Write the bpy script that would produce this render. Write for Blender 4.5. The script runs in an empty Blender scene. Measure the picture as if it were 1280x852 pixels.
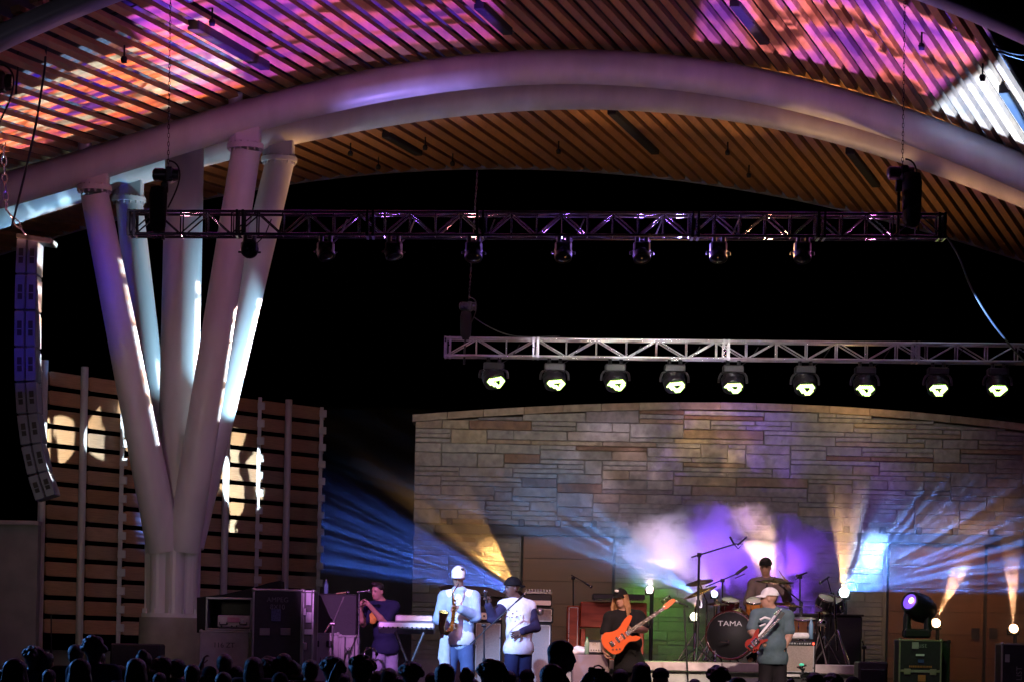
import bpy, math, random
import numpy as np
from mathutils import Vector, Matrix
rad = math.radians
S = bpy.context.scene
C = S.collection
random.seed(7)

# ------------------------------------------------------------------ camera
F, ZC, ROLL, HY = 3600.0, 1.65, rad(1.2), 820.0      # focal length in photo pixels, eye height, roll, horizon row
SF = 1.0                                             # stage floor height
cr, sr = math.cos(ROLL), math.sin(ROLL)
cd = bpy.data.cameras.new('camera'); cam = bpy.data.objects.new('camera', cd); C.objects.link(cam); S.camera = cam
cd.sensor_width = 36; cd.lens = F/1280*36; cd.shift_y = (HY-426)/1280; cd.clip_start = .5; cd.clip_end = 1500
cam.matrix_world = Matrix(((cr, -sr, 0, 0), (0, 0, -1, 0), (sr, cr, 0, ZC), (0, 0, 0, 1)))
def P(x, y, Z):
    u, v = x-640, HY-y
    return Vector(((u*cr-v*sr)/F*Z, Z, ZC+(u*sr+v*cr)/F*Z))
def HZ(x): return HY+(x-640)*math.tan(ROLL)          # horizon row at a column
def PX(x, z, Z):                                     # column x, world height z
    v = ((z-ZC)*F/Z-(x-640)*sr)/cr
    return P(x, HY-v, Z)

# ------------------------------------------------------------------ world, light
w = bpy.data.worlds.new('World'); S.world = w; w.use_nodes = True
nt = w.node_tree; bg = nt.nodes['Background']
sky = nt.nodes.new('ShaderNodeTexSky'); sky.sky_type = 'NISHITA'; sky.sun_disc = False
sky.sun_elevation = rad(-8); sky.sun_rotation = rad(200)
nt.links.new(sky.outputs[0], bg.inputs[0]); bg.inputs[1].default_value = .05
S.view_settings.view_transform = 'Standard'; S.view_settings.look = 'None'; S.view_settings.gamma = 1; S.view_settings.exposure = 0
S.cycles.max_bounces = 5; S.cycles.diffuse_bounces = 2; S.cycles.glossy_bounces = 3; S.cycles.volume_bounces = 0
S.cycles.transparent_max_bounces = 8; S.cycles.volume_step_rate = 1.6; S.cycles.volume_max_steps = 96
S.cycles.sample_clamp_indirect = 4; S.cycles.use_denoising = True

def lamp_obj(name, L, loc, to, category, label):
    o = bpy.data.objects.new(name, L); C.objects.link(o)
    o.location = loc
    o.rotation_euler = (Vector(to)-Vector(loc)).to_track_quat('-Z', 'Y').to_euler()
    return o
def spot(loc, to, col, e, ang, blend=.3, size=.06, gobo=None, name='stage_spot', **k):
    L = bpy.data.lights.new(name, 'SPOT'); L.energy = e; L.color = col; L.spot_size = rad(ang); L.spot_blend = blend
    L.shadow_soft_size = size
    o = lamp_obj(name, L, loc, to, '', '')
    if gobo:
        L.use_nodes = True; t = L.node_tree; em = t.nodes['Emission']
        N = t.nodes.new; lk = t.links.new
        tc = N('ShaderNodeTexCoord'); sx = N('ShaderNodeSeparateXYZ'); lk(tc.outputs['Normal'], sx.inputs[0])
        if gobo == 'dots':                              # a perforated gobo: many pencil beams over a faint fill
            dv = N('ShaderNodeVectorMath'); dv.operation = 'DIVIDE'; cb = N('ShaderNodeCombineXYZ')
            for i in range(3): lk(sx.outputs[2], cb.inputs[i])
            lk(tc.outputs['Normal'], dv.inputs[0]); lk(cb.outputs[0], dv.inputs[1])
            vo = N('ShaderNodeTexVoronoi'); vo.inputs['Scale'].default_value = k.get('scale', 14); vo.inputs['Randomness'].default_value = .9; lk(dv.outputs[0], vo.inputs[0])
            r = N('ShaderNodeMapRange'); r.inputs['From Min'].default_value = .12; r.inputs['From Max'].default_value = .34; r.inputs['To Min'].default_value = k.get('peak', 7); r.inputs['To Max'].default_value = k.get('fill', .25)
            lk(vo.outputs['Distance'], r.inputs[0]); lk(r.outputs[0], em.inputs['Strength'])
        elif gobo == 'rays':                              # a prism gobo: thin radial shafts
            at = N('ShaderNodeMath'); at.operation = 'ARCTAN2'; lk(sx.outputs[0], at.inputs[0]); lk(sx.outputs[1], at.inputs[1])
            nz = N('ShaderNodeTexNoise'); nz.noise_dimensions = '1D'; nz.inputs['Scale'].default_value = k.get('scale', 7)
            nz.inputs['Detail'].default_value = 3; nz.inputs['Roughness'].default_value = .65; lk(at.outputs[0], nz.inputs['W'])
            r = N('ShaderNodeMapRange'); r.inputs['From Min'].default_value = k.get('lo', .38); r.inputs['From Max'].default_value = k.get('hi', .7)
            r.inputs['To Min'].default_value = .12; r.inputs['To Max'].default_value = 1.6
            lk(nz.outputs[0], r.inputs[0]); lk(r.outputs[0], em.inputs['Strength'])
        else:                                           # breakup gobo with a colour wheel between two or three colours
            dv = N('ShaderNodeVectorMath'); dv.operation = 'DIVIDE'; cb = N('ShaderNodeCombineXYZ')
            for i in range(3): lk(sx.outputs[2], cb.inputs[i])
            lk(tc.outputs['Normal'], dv.inputs[0]); lk(cb.outputs[0], dv.inputs[1])
            mp = N('ShaderNodeMapping'); mp.inputs['Scale'].default_value = k.get('scale', (6, 6, 0)); mp.inputs['Location'].default_value = (k.get('seed', 0), 3, 0)
            mp.inputs['Rotation'].default_value = (0, 0, k.get('rot', 0))
            lk(dv.outputs[0], mp.inputs[0])
            nz = N('ShaderNodeTexNoise'); nz.inputs['Scale'].default_value = 1; nz.inputs['Detail'].default_value = 2.5; nz.inputs['Distortion'].default_value = k.get('dist', .6)
            lk(mp.outputs[0], nz.inputs[0])
            cr_ = N('ShaderNodeValToRGB'); lk(nz.outputs[0], cr_.inputs[0])
            el = cr_.color_ramp.elements
            cols = gobo
            el[0].position = cols[0][0]; el[0].color = (*cols[0][1], 1); el[1].position = cols[-1][0]; el[1].color = (*cols[-1][1], 1)
            for p_, c_ in cols[1:-1]:
                q = el.new(p_); q.color = (*c_, 1)
            if 'cells' in k:                            # glass-tile gobo: bright cells with thin dark leads
                vo = N('ShaderNodeTexVoronoi'); vo.feature = 'DISTANCE_TO_EDGE'; vo.inputs['Scale'].default_value = k['cells']
                vo.inputs['Randomness'].default_value = .55
                lk(mp.outputs[0], vo.inputs[0])
                mr = N('ShaderNodeMapRange'); mr.inputs['From Min'].default_value = .03; mr.inputs['From Max'].default_value = .09
                mr.inputs['To Min'].default_value = .25; lk(vo.outputs[0], mr.inputs[0]); lk(mr.outputs[0], em.inputs['Strength'])
            lk(cr_.outputs[0], em.inputs['Color'])
            if 'shutter' in k:                          # framing shutters: straight cuts in the projected picture
                x0, x1, y0, y1, sf = k['shutter']; s2 = N('ShaderNodeSeparateXYZ'); lk(dv.outputs[0], s2.inputs[0]); prev = None
                for out_, lim, sg in ((0, x0, 1), (0, x1, -1), (1, y0, 1), (1, y1, -1)):
                    a_ = N('ShaderNodeMapRange'); a_.inputs['From Min'].default_value = lim-sf*sg; a_.inputs['From Max'].default_value = lim+sf*sg
                    lk(s2.outputs[out_], a_.inputs[0])
                    if prev is None: prev = a_.outputs[0]
                    else:
                        mu = N('ShaderNodeMath'); mu.operation = 'MULTIPLY'; lk(prev, mu.inputs[0]); lk(a_.outputs[0], mu.inputs[1]); prev = mu.outputs[0]
                if em.inputs['Strength'].is_linked:
                    mu = N('ShaderNodeMath'); mu.operation = 'MULTIPLY'; lk(prev, mu.inputs[0]); lk(em.inputs['Strength'].links[0].from_socket, mu.inputs[1]); prev = mu.outputs[0]
                lk(prev, em.inputs['Strength'])
    return o

def fan(loc, to, col, e, half, thick=.05, seed=0, scale=16, lo=.4, hi=.7, fill=.15, lean=0, peak=2.2):
    """a flat fan of light in a plane square to the audience, broken into shafts by a gobo"""
    L = bpy.data.lights.new('beam_lamp', 'SPOT'); L.energy = e; L.color = col; L.spot_size = 2*math.atan(half*1.25); L.spot_blend = .2; L.shadow_soft_size = .015
    o = bpy.data.objects.new('beam_lamp', L); C.objects.link(o); loc, to = Vector(loc), Vector(to); to.y += lean*(to.z-loc.z); d = (to-loc).normalized()
    x = Vector((0, -1, lean)); x = (x-d*x.dot(d)).normalized(); z = -d; y = z.cross(x)
    M = Matrix((x, y, z)).transposed().to_4x4(); M.translation = loc; o.matrix_world = M
    L.use_nodes = True; t = L.node_tree; em = t.nodes['Emission']; N = t.nodes.new; lk = t.links.new
    tc = N('ShaderNodeTexCoord'); sx = N('ShaderNodeSeparateXYZ'); lk(tc.outputs['Normal'], sx.inputs[0]); rt = []
    for i in (0, 1):
        q = N('ShaderNodeMath'); q.operation = 'DIVIDE'; lk(sx.outputs[i], q.inputs[0]); lk(sx.outputs[2], q.inputs[1]); rt.append(q.outputs[0])
    def edge(src, lim, soft):
        a = N('ShaderNodeMath'); a.operation = 'ABSOLUTE'; lk(src, a.inputs[0]); r = N('ShaderNodeMapRange'); r.interpolation_type = 'SMOOTHSTEP'
        r.inputs['From Min'].default_value = lim+soft; r.inputs['From Max'].default_value = lim-soft; lk(a.outputs[0], r.inputs[0]); return r.outputs[0]
    nz = N('ShaderNodeTexNoise'); nz.noise_dimensions = '1D'; nz.inputs['Scale'].default_value = scale; nz.inputs['Detail'].default_value = 3; nz.inputs['Roughness'].default_value = .6
    ad = N('ShaderNodeMath'); ad.operation = 'ADD'; ad.inputs[1].default_value = seed; lk(rt[1], ad.inputs[0]); lk(ad.outputs[0], nz.inputs['W'])
    r = N('ShaderNodeMapRange'); r.inputs['From Min'].default_value = lo; r.inputs['From Max'].default_value = hi; r.inputs['To Min'].default_value = fill; r.inputs['To Max'].default_value = peak; lk(nz.outputs[0], r.inputs[0])
    prev = r.outputs[0]
    for s_ in (edge(rt[0], thick, thick*.6), edge(rt[1], half, half*.25)):
        mu = N('ShaderNodeMath'); mu.operation = 'MULTIPLY'; lk(prev, mu.inputs[0]); lk(s_, mu.inputs[1]); prev = mu.outputs[0]
    lk(prev, em.inputs['Strength']); return o

# ------------------------------------------------------------------ materials
_m = {}
def mat(name, col, rough=.6, metal=0, var=.15, scale=6, bump=0, spec=.5, emit=None, es=0, stretch=None, two=None):
    if name in _m: return _m[name]
    m = bpy.data.materials.new(name); m.use_nodes = True; t = m.node_tree; b = t.nodes['Principled BSDF']; N = t.nodes.new; lk = t.links.new
    b.inputs['Base Color'].default_value = (*col, 1); b.inputs['Roughness'].default_value = rough; b.inputs['Metallic'].default_value = metal
    b.inputs['Specular IOR Level'].default_value = spec
    if var or bump:
        tc = N('ShaderNodeTexCoord'); src = tc.outputs['Object']
        if stretch:
            mp = N('ShaderNodeMapping'); mp.inputs['Scale'].default_value = stretch; lk(src, mp.inputs[0]); src = mp.outputs[0]
        oi = N('ShaderNodeObjectInfo'); ad = N('ShaderNodeVectorMath'); ad.operation = 'ADD'
        sc = N('ShaderNodeMath'); sc.operation = 'MULTIPLY'; sc.inputs[1].default_value = 37; lk(oi.outputs['Random'], sc.inputs[0])
        lk(src, ad.inputs[0]); lk(sc.outputs[0], ad.inputs[1])
        nz = N('ShaderNodeTexNoise'); nz.inputs['Scale'].default_value = scale; nz.inputs['Detail'].default_value = 5; lk(ad.outputs[0], nz.inputs[0])
        if var:
            r = N('ShaderNodeValToRGB'); e = r.color_ramp.elements; lk(nz.outputs[0], r.inputs[0])
            e[0].position = .3; e[1].position = .7
            c2 = two or tuple(min(1, c*(1+var)) for c in col)
            e[0].color = (*[c*(1-var) for c in col], 1); e[1].color = (*c2, 1)
            lk(r.outputs[0], b.inputs['Base Color'])
        if bump:
            bp = N('ShaderNodeBump'); bp.inputs['Strength'].default_value = bump; bp.inputs['Distance'].default_value = .02
            lk(nz.outputs[0], bp.inputs['Height']); lk(bp.outputs[0], b.inputs['Normal'])
        rr = N('ShaderNodeMapRange'); rr.inputs['To Min'].default_value = max(0, rough-.12); rr.inputs['To Max'].default_value = min(1, rough+.12)
        lk(nz.outputs[0], rr.inputs[0]); lk(rr.outputs[0], b.inputs['Roughness'])
    if emit:
        b.inputs['Emission Color'].default_value = (*emit, 1); b.inputs['Emission Strength'].default_value = es
    _m[name] = m; return m
def perobj(name, cols, rough=.7, bump=.3, scale=9, stretch=None, grain=.25):
    """one material whose tint is picked per object from a list of colours"""
    if name in _m: return _m[name]
    m = mat(name, cols[0], rough, var=.1, bump=bump, scale=scale, stretch=stretch)
    t = m.node_tree; N = t.nodes.new; lk = t.links.new; b = t.nodes['Principled BSDF']
    oi = N('ShaderNodeObjectInfo'); r = N('ShaderNodeValToRGB'); r.color_ramp.interpolation = 'CONSTANT'; lk(oi.outputs['Random'], r.inputs[0])
    e = r.color_ramp.elements; n = len(cols)
    e[0].position = 0; e[0].color = (*cols[0], 1); e[1].position = 1/n; e[1].color = (*cols[1], 1)
    for i in range(2, n): q = e.new(i/n); q.color = (*cols[i], 1)
    nz = [q for q in t.nodes if q.type == 'TEX_NOISE'][0]
    mr = N('ShaderNodeMapRange'); mr.inputs['From Min'].default_value = .3; mr.inputs['From Max'].default_value = .7
    mr.inputs['To Min'].default_value = 1-grain; mr.inputs['To Max'].default_value = 1+grain; lk(nz.outputs[0], mr.inputs[0])
    mx = N('ShaderNodeVectorMath'); mx.operation = 'SCALE'; lk(r.outputs[0], mx.inputs[0]); lk(mr.outputs[0], mx.inputs['Scale'])
    lk(mx.outputs[0], b.inputs['Base Color']); return m

M_steel = mat('painted_white_steel', (.55, .55, .56), .4, var=.13, scale=3, stretch=(1, 1, .25))
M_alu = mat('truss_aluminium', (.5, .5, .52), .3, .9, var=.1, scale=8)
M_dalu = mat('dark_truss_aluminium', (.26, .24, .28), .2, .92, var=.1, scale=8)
M_black = mat('black_plastic', (.012, .012, .014), .42, var=.2, scale=12)
M_matte = mat('matte_black', (.01, .01, .011), .85, var=.2, scale=12)
M_rubber = mat('black_cable', (.008, .008, .009), .5, var=0)
M_chrome = mat('chrome', (.75, .75, .76), .12, 1, var=.04)
M_case = mat('road_case_laminate', (.014, .014, .018), .5, var=.3, scale=20, bump=.1)
M_edge = mat('case_edge_aluminium', (.5, .5, .5), .4, .8, var=.12, scale=10)
M_wcase = mat('grey_case_laminate', (.32, .31, .29), .6, var=.12, scale=8)
M_concrete = mat('concrete', (.3, .28, .27), .85, var=.15, scale=4, bump=.3)
M_wood_roof = perobj('cedar_soffit', [(.42, .2, .085), (.36, .17, .075), (.46, .225, .1), (.4, .18, .07), (.33, .16, .075)], .55, .12, 3, (6, .6, 6), .18)
M_wood_slat = perobj('cedar_screen_slat', [(.38, .24, .14), (.33, .2, .12), (.42, .28, .17), (.4, .22, .11), (.3, .2, .13), (.36, .19, .09)], .6, .15, 4, (1, 6, 8), .25)
M_deck = mat('dark_roof_deck', (.045, .04, .05), .8, var=.2, scale=3)

# ------------------------------------------------------------------ mesh building
BASE = {}
class MB:
    def __init__(s): s.v = []; s.f = []; s.sm = []
    def add(s, vs, fs, smooth=False):
        n = len(s.v); s.v += [Vector(p) for p in vs]; s.f += [tuple(i+n for i in f) for f in fs]; s.sm += [smooth]*len(fs); return s
    def box(s, c, d, R=None, taper=1):
        R = R or Matrix.Identity(3); hx, hy, hz = d[0]/2, d[1]/2, d[2]/2; vs = []
        for z in (-1, 1):
            k = taper if z > 0 else 1
            for a, b in ((-1, -1), (1, -1), (1, 1), (-1, 1)): vs.append(Vector(c)+R@Vector((a*hx*k, b*hy*k, z*hz)))
        return s.add(vs, [(3, 2, 1, 0), (4, 5, 6, 7), (0, 1, 5, 4), (1, 2, 6, 5), (2, 3, 7, 6), (3, 0, 4, 7)])
    def rbox(s, c, d, b=.01, R=None):                    # box with bevelled edges all round
        R = R or Matrix.Identity(3); hx, hy, hz = [q/2 for q in d]; b = min(b, hx*.45, hy*.45, hz*.45)
        import itertools
        idx = {}; vs = []
        for sx, sy, sz in itertools.product((-1, 1), repeat=3):
            for ax in range(3):
                p = [sx*(hx-b), sy*(hy-b), sz*(hz-b)]; p[ax] = (sx*hx, sy*hy, sz*hz)[ax]
                idx[(sx, sy, sz, ax)] = len(vs); vs.append(Vector(c)+R@Vector(p))
        fs = []
        for ax in range(3):
            o = [q for q in range(3) if q != ax]
            for sg in (-1, 1):
                q = []
                for a, b_ in ((-1, -1), (1, -1), (1, 1), (-1, 1)):
                    k = [0, 0, 0]; k[ax] = sg; k[o[0]] = a; k[o[1]] = b_; q.append(idx[(*k, ax)])
                flip = (sg > 0) == (ax == 1)
                fs.append(tuple(q[::-1]) if flip else tuple(q))
        for a in range(3):                               # edges along axis a
            o = [q for q in range(3) if q != a]
            for s1 in (-1, 1):
                for s2 in (-1, 1):
                    k0 = [0, 0, 0]; k0[a] = -1; k0[o[0]] = s1; k0[o[1]] = s2; k1 = list(k0); k1[a] = 1
                    q = (idx[(*k0, o[0])], idx[(*k1, o[0])], idx[(*k1, o[1])], idx[(*k0, o[1])])
                    if (s1*s2 > 0) == (a == 1): q = q[::-1]
                    fs.append(q)
        for sx, sy, sz in itertools.product((-1, 1), repeat=3):
            q = tuple(idx[(sx, sy, sz, ax)] for ax in range(3)); fs.append(q if sx*sy*sz > 0 else q[::-1])
        return s.add(vs, fs)
    def cyl(s, a, b, r0, r1=None, n=12, cap=True, smooth=True):
        a, b = Vector(a), Vector(b); r1 = r0 if r1 is None else r1; d = (b-a).normalized()
        x = d.orthogonal().normalized(); y = d.cross(x); vs = []; fs = []
        for p, r in ((a, r0), (b, r1)):
            for i in range(n): t = 2*math.pi*i/n; vs.append(p+x*(r*math.cos(t))+y*(r*math.sin(t)))
        for i in range(n): fs.append((i, (i+1) % n, n+(i+1) % n, n+i))
        s.add(vs, fs, smooth)
        if cap: s.add(vs[:n], [tuple(range(n))[::-1]]); s.add(vs[n:], [tuple(range(n))])
        return s
    def tube(s, pts, r, n=8, smooth=True, cap=True):
        pts = [Vector(p) for p in pts]; rs = r if isinstance(r, (list, tuple)) else [r]*len(pts); vs = []; fs = []
        d = (pts[1]-pts[0]).normalized(); x = d.orthogonal().normalized()
        for k, p in enumerate(pts):
            d = (pts[min(k+1, len(pts)-1)]-pts[max(k-1, 0)]).normalized(); x = (x-d*x.dot(d)).normalized(); y = d.cross(x)
            for i in range(n): t = 2*math.pi*i/n; vs.append(p+x*(rs[k]*math.cos(t))+y*(rs[k]*math.sin(t)))
        for k in range(len(pts)-1):
            for i in range(n): j = (i+1) % n; fs.append((k*n+i, k*n+j, k*n+n+j, k*n+n+i))
        s.add(vs, fs, smooth)
        if cap: s.add(vs[:n], [tuple(range(n))[::-1]]); s.add(vs[-n:], [tuple(range(n))])
        return s
    def lathe(s, c, prof, n=20, axis=(0, 0, 1), smooth=True):
        ax = Vector(axis).normalized(); x = ax.orthogonal().normalized(); y = ax.cross(x); vs = []; fs = []; c = Vector(c)
        for r, h in prof:
            for i in range(n): t = 2*math.pi*i/n; vs.append(c+ax*h+x*(r*math.cos(t))+y*(r*math.sin(t)))
        for k in range(len(prof)-1):
            for i in range(n): j = (i+1) % n; fs.append((k*n+i, k*n+j, k*n+n+j, k*n+n+i))
        return s.add(vs, fs, smooth)
    def ball(s, c, r, n=12, m=8, R=None):
        r = (r, r, r) if isinstance(r, (int, float)) else r; R = R or Matrix.Identity(3); vs = []; fs = []
        for k in range(m+1):
            p = math.pi*k/m
            for i in range(n): t = 2*math.pi*i/n; vs.append(Vector(c)+R@Vector((r[0]*math.sin(p)*math.cos(t), r[1]*math.sin(p)*math.sin(t), r[2]*math.cos(p))))
        for k in range(m):
            for i in range(n): j = (i+1) % n; fs.append((k*n+i, k*n+n+i, k*n+n+j, k*n+j))
        return s.add(vs, fs, True)
    def prism(s, pts, off):                               # closed outline (Vectors) extruded by off
        n = len(pts); off = Vector(off); vs = [Vector(p) for p in pts]+[Vector(p)+off for p in pts]
        fs = [tuple(range(n))[::-1], tuple(range(n, 2*n))]+[(i, (i+1) % n, n+(i+1) % n, n+i) for i in range(n)]
        return s.add(vs, fs)
    def build(s, name, m, parent=None, base=None):
        b = BASE.get(parent.name, Vector((0, 0, 0))) if parent else Vector(base or (0, 0, 0))
        me = bpy.data.meshes.new(name); me.from_pydata([p-b for p in s.v], [], s.f); me.polygons.foreach_set('use_smooth', s.sm)
        me.materials.append(m); me.update()
        o = bpy.data.objects.new(name, me); C.objects.link(o)
        if parent: o.parent = parent
        else: o.location = b
        BASE[o.name] = b; return o
def tag(o, label=None, cat=None, group=None, kind=None):
    if label: o['label'] = label
    if cat: o['category'] = cat
    if group: o['group'] = group
    if kind: o['kind'] = kind
    return o
def thing(name, label, cat, base, group=None):
    o = bpy.data.objects.new(name, None); C.objects.link(o); o.location = base; o.empty_display_size = .2; BASE[o.name] = Vector(base)
    return tag(o, label, cat, group)
def piece(name, mesh, m4, parent):                       # an object that shares mesh data, placed by a world matrix
    o = bpy.data.objects.new(name, mesh); C.objects.link(o); o.parent = parent
    o.matrix_basis = Matrix.Translation(-BASE[parent.name])@m4; BASE[o.name] = BASE[parent.name]; return o
def copy_tree(o, parent=None):
    c = o.copy(); C.objects.link(c)
    if parent: c.parent = parent
    BASE[c.name] = BASE[o.name]
    for ch in [q for q in o.children]: copy_tree(ch, c)
    return c
_unit = {}
def unit_rod(m, n=6):
    k = (m.name, n)
    if k not in _unit:
        b = MB().cyl((0, 0, 0), (0, 0, 1), 1, n=n); me = bpy.data.meshes.new('rod'); me.from_pydata(b.v, [], b.f); me.polygons.foreach_set('use_smooth', b.sm); me.materials.append(m); _unit[k] = me
    return _unit[k]
def rod(name, a, b, r, m, parent, n=6):
    a, b = Vector(a), Vector(b); d = b-a
    M = Matrix.Translation(a)@d.to_track_quat('Z', 'Y').to_matrix().to_4x4()@Matrix.Diagonal((r, r, d.length, 1))
    return piece(name, unit_rod(m, n), M, parent)
def face_rot(n, up=(0, 0, 1)):                           # local -Y faces along n, Z up
    y = -Vector(n).normalized(); x = y.cross(Vector(up)).normalized(); z = x.cross(y); return Matrix((x, y, z)).transposed()
def text(name, body, loc, size, m, parent, n=(0, -1, 0), rz=0, depth=.002, sx=1):
    cu = bpy.data.curves.new('t', 'FONT'); cu.body = body; cu.size = size; cu.extrude = depth; cu.align_x = 'CENTER'; cu.align_y = 'CENTER'
    to = bpy.data.objects.new('t', cu); C.objects.link(to); bpy.context.view_layer.update()
    me = bpy.data.meshes.new_from_object(to.evaluated_get(bpy.context.evaluated_depsgraph_get())); bpy.data.objects.remove(to); me.materials.clear(); me.materials.append(m)
    R = face_rot(n)@Matrix.Rotation(math.pi/2, 3, 'X')
    o = bpy.data.objects.new(name, me); C.objects.link(o); o.parent = parent
    o.matrix_basis = Matrix.Translation(Vector(loc)-BASE[parent.name])@R.to_4x4()@Matrix.Rotation(rz, 4, 'Z')@Matrix.Diagonal((sx, 1, 1, 1))
    BASE[o.name] = BASE[parent.name]; return o
def curve(xs, ys, deg):
    c = np.polyfit(np.array(xs)/1000, ys, deg); d = np.polyder(c); lo, hi = min(xs), max(xs)
    def f(x):
        q = min(max(x, lo), hi); return float(np.polyval(c, q/1000)+np.polyval(d, q/1000)*(x-q)/1000)
    return f

# ------------------------------------------------------------------ show lighting (front-of-house spots, roof projectors, house lights; unseen, no fixtures modelled)
def up_projector(x, Y, z, e, cols, shutter, **k):        # points straight up; shutter in metres per metre of rise: (x0, x1, y0, y1, softness)
    o = spot(P(x, 700, Y), P(x, 0, Y), (1, 1, 1), e, 150, .1, .03, cols, shutter=(-shutter[1], -shutter[0], shutter[2], shutter[3], shutter[4]), name='roof_projector', **k)
    o.location.z = z; o.rotation_euler = (math.pi, 0, 0); return o
# dim warm house light on the soffit and the wall
spot((2, 33.4, 1.2), P(660, 60, 44), (1, .48, .2), 430, 90, 1, .5, name='house_uplight')
spot((-3, 47.5, 5.0), P(560, 100, 48), (1, .6, .25), 190, 120, 1, .4, name='house_uplight')
spot((6, 49, 5.0), P(1050, 150, 49.5), (1, .6, .25), 170, 100, 1, .4, name='house_uplight')
spot((2, 35.5, 8.2), P(830, 575, 50), (1, .99, .88), 1600, 46, .8, .4, name='wall_wash')
spot((3, 43.3, 2.6), P(760, 100, 43.2), (.6, .5, 1), 60, 110, .8, .3, name='arch_uplight')
spot(P(505, 330, 41.75), P(512, 125, 42), (.35, .25, 1), 300, 62, 1, .03, name='arch_strafe')
# violet wash on the arches and columns from the house side
spot((-9, 14, 7.0), P(230, 330, 43), (.68, .55, .85), 260, 20, .9, .3, name='column_wash')
spot((9, 34, 4.0), P(860, 110, 42), (.35, .08, 1), 110, 60, 1, .3, name='arch_wash')
# roof projections with breakup gobos
up_projector(330, 37.2, 2.6, 12500, [(.36, (.06, .02, .6)), (.42, (.22, .05, 1)), (.5, (.34, .08, 1)), (.55, (.36, .1, .5)), (.62, (.03, .01, .02))], (-.24, .36, -.27, .545, .01), scale=(3.2, 8, 0), seed=4)
up_projector(1030, 37.2, 2.6, 16000, [(.35, (.1, .03, .8)), (.42, (.25, .08, 1)), (.5, (.36, .12, 1)), (.55, (.5, .2, .4)), (.62, (.04, .015, .03))], (-.2, .25, -.27, .50, .01), scale=(8, 4, 0), seed=11)
up_projector(1190, 37.5, 2.6, 52000, [(.3, (.16, .38, 1)), (.45, (.2, .42, 1)), (.7, (.26, .5, 1))], (.035, .42, -.32, .585, .01), scale=(7, 7, 0), seed=2)
up_projector(150, 36.8, 2.4, 11000, [(.38, (.1, .04, .9)), (.43, (.7, .22, .3)), (.52, (1, .4, .22)), (.56, (.4, .66, 1)), (.7, (.36, .66, 1))], (-.6, .14, -.02, .62, .01), scale=(5, 13, 0), seed=1, cells=1.7)
# cyan-white strafe across the column legs and the screen
spot(P(530, 430, 46.6), P(268, 440, 43.4), (.88, .95, 1), 8500, 27, .05, .02, [(.38, (.06, .05, .04)), (.44, (.95, .5, .35)), (.48, (.9, .95, 1)), (.58, (.85, .95, 1)), (.64, (1, .5, .3))], scale=(4, 30, 0), seed=9, name='column_strafe')
spot(P(420, 560, 43.3), P(150, 330, 44.4), (.4, .76, 1), 900, 50, .4, .05, name='column_backlight')
spot(P(250, 470, 44.6), P(340, 300, 44.6), (.5, .8, 1), 160, 60, .5, .05, name='column_backlight')
spot(P(115, 400, 44.0), P(20, 250, 44.6), (.5, .82, 1), 260, 44, .2, .04, [(.46, (.12, .2, .25)), (.5, (.9, .97, 1))], scale=(7, 7, 0), seed=5, name='arch_strafe')
spot(P(330, 690, 42.5), P(268, 612, 49), (.85, .95, 1), 14000, 15, .05, .02, [(.5, (.0, .0, .0)), (.51, (.85, .95, 1)), (.7, (1, 1, .95))], scale=(26, 8, 0), seed=3, name='screen_strafe')
spot(P(40, 700, 40), P(64, 548, 46.5), (.85, .95, 1), 12000, 7, .05, .02, [(.46, (.0, .0, .0)), (.49, (.85, .95, 1)), (.7, (1, 1, .95))], scale=(46, 2.5, 0), seed=8, name='screen_strafe')
spot(P(60, 700, 40), P(146, 540, 47.3), (.85, .95, 1), 12000, 7.5, .05, .02, [(.47, (.0, .0, .0)), (.49, (.85, .95, 1)), (.7, (1, 1, .95))], scale=(24, 5, 0), seed=5, name='screen_strafe')
spot((P(245, 700, 37.4).x, 37.4, 2.6), P(238, 84, 39.6), (1, 1, 1), 9000, 11, .03, .02, [(.3, (.3, .6, 1)), (.7, (.4, .7, .95))], scale=(26, 60, 0), seed=1, cells=1.0, name='roof_projector')
spot((-6, 34, 3.0), P(230, 600, 49), (.95, .8, .66), 240, 46, .9, .4, name='screen_wash')
spot(P(-160, 560, 33), P(38, 400, 40), (.05, .07, 1), 900, 16, .8, .04, [(.42, (.12, .05, 1)), (.6, (.2, .6, 1))], scale=(5, 5, 0), seed=6, name='speaker_wash')
# performers: profile spots on a front-of-house bridge high above the crowd
def prof(x, to, col, e, ang): spot((x, 22, 9.5), P(*to), col, e, ang, .5, .1, name='front_spot')
prof(-6, (472, 778, 41), (.8, .28, .95), 16000, 5)
prof(-7, (572, 765, 38.5), (.3, .5, 1), 40000, 6.5)
prof(-3, (645, 775, 38.5), (.34, .24, 1), 4200, 6)
prof(1, (785, 785, 40), (1, .66, .5), 12000, 7.5)
prof(2, (957, 735, 43.2), (1, .7, .6), 9000, 4.5)
prof(5, (950, 775, 39), (1, .78, .7), 11000, 8.5)
spot((1, 33.2, 6.1), P(890, 850, 41.5), (1, .6, .62), 450, 50, .9, .3, name='stage_wash')
spot((-5, 33.2, 6.1), P(420, 830, 42), (.7, .55, .75), 80, 40, .9, .3, name='stage_wash')
spot((-1, 33.2, 6.1), P(660, 830, 41.5), (1, .55, .48), 1100, 28, .9, .3, name='stage_wash')
spot(P(812, 690, 49.0), P(812, 800, 49.95), (.3, 1, .12), 90, 84, 1, .1, name='green_floor_wash')
spot(P(840, 700, 40.9), P(845, 845, 40.45), (.2, 1, .1), 60, 80, .9, .1, name='green_floor_wash')
spot(P(1150, 640, 42), P(1150, 830, 44), (.35, 1, .2), 60, 40, .8, .1, name='green_floor_wash')
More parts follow.
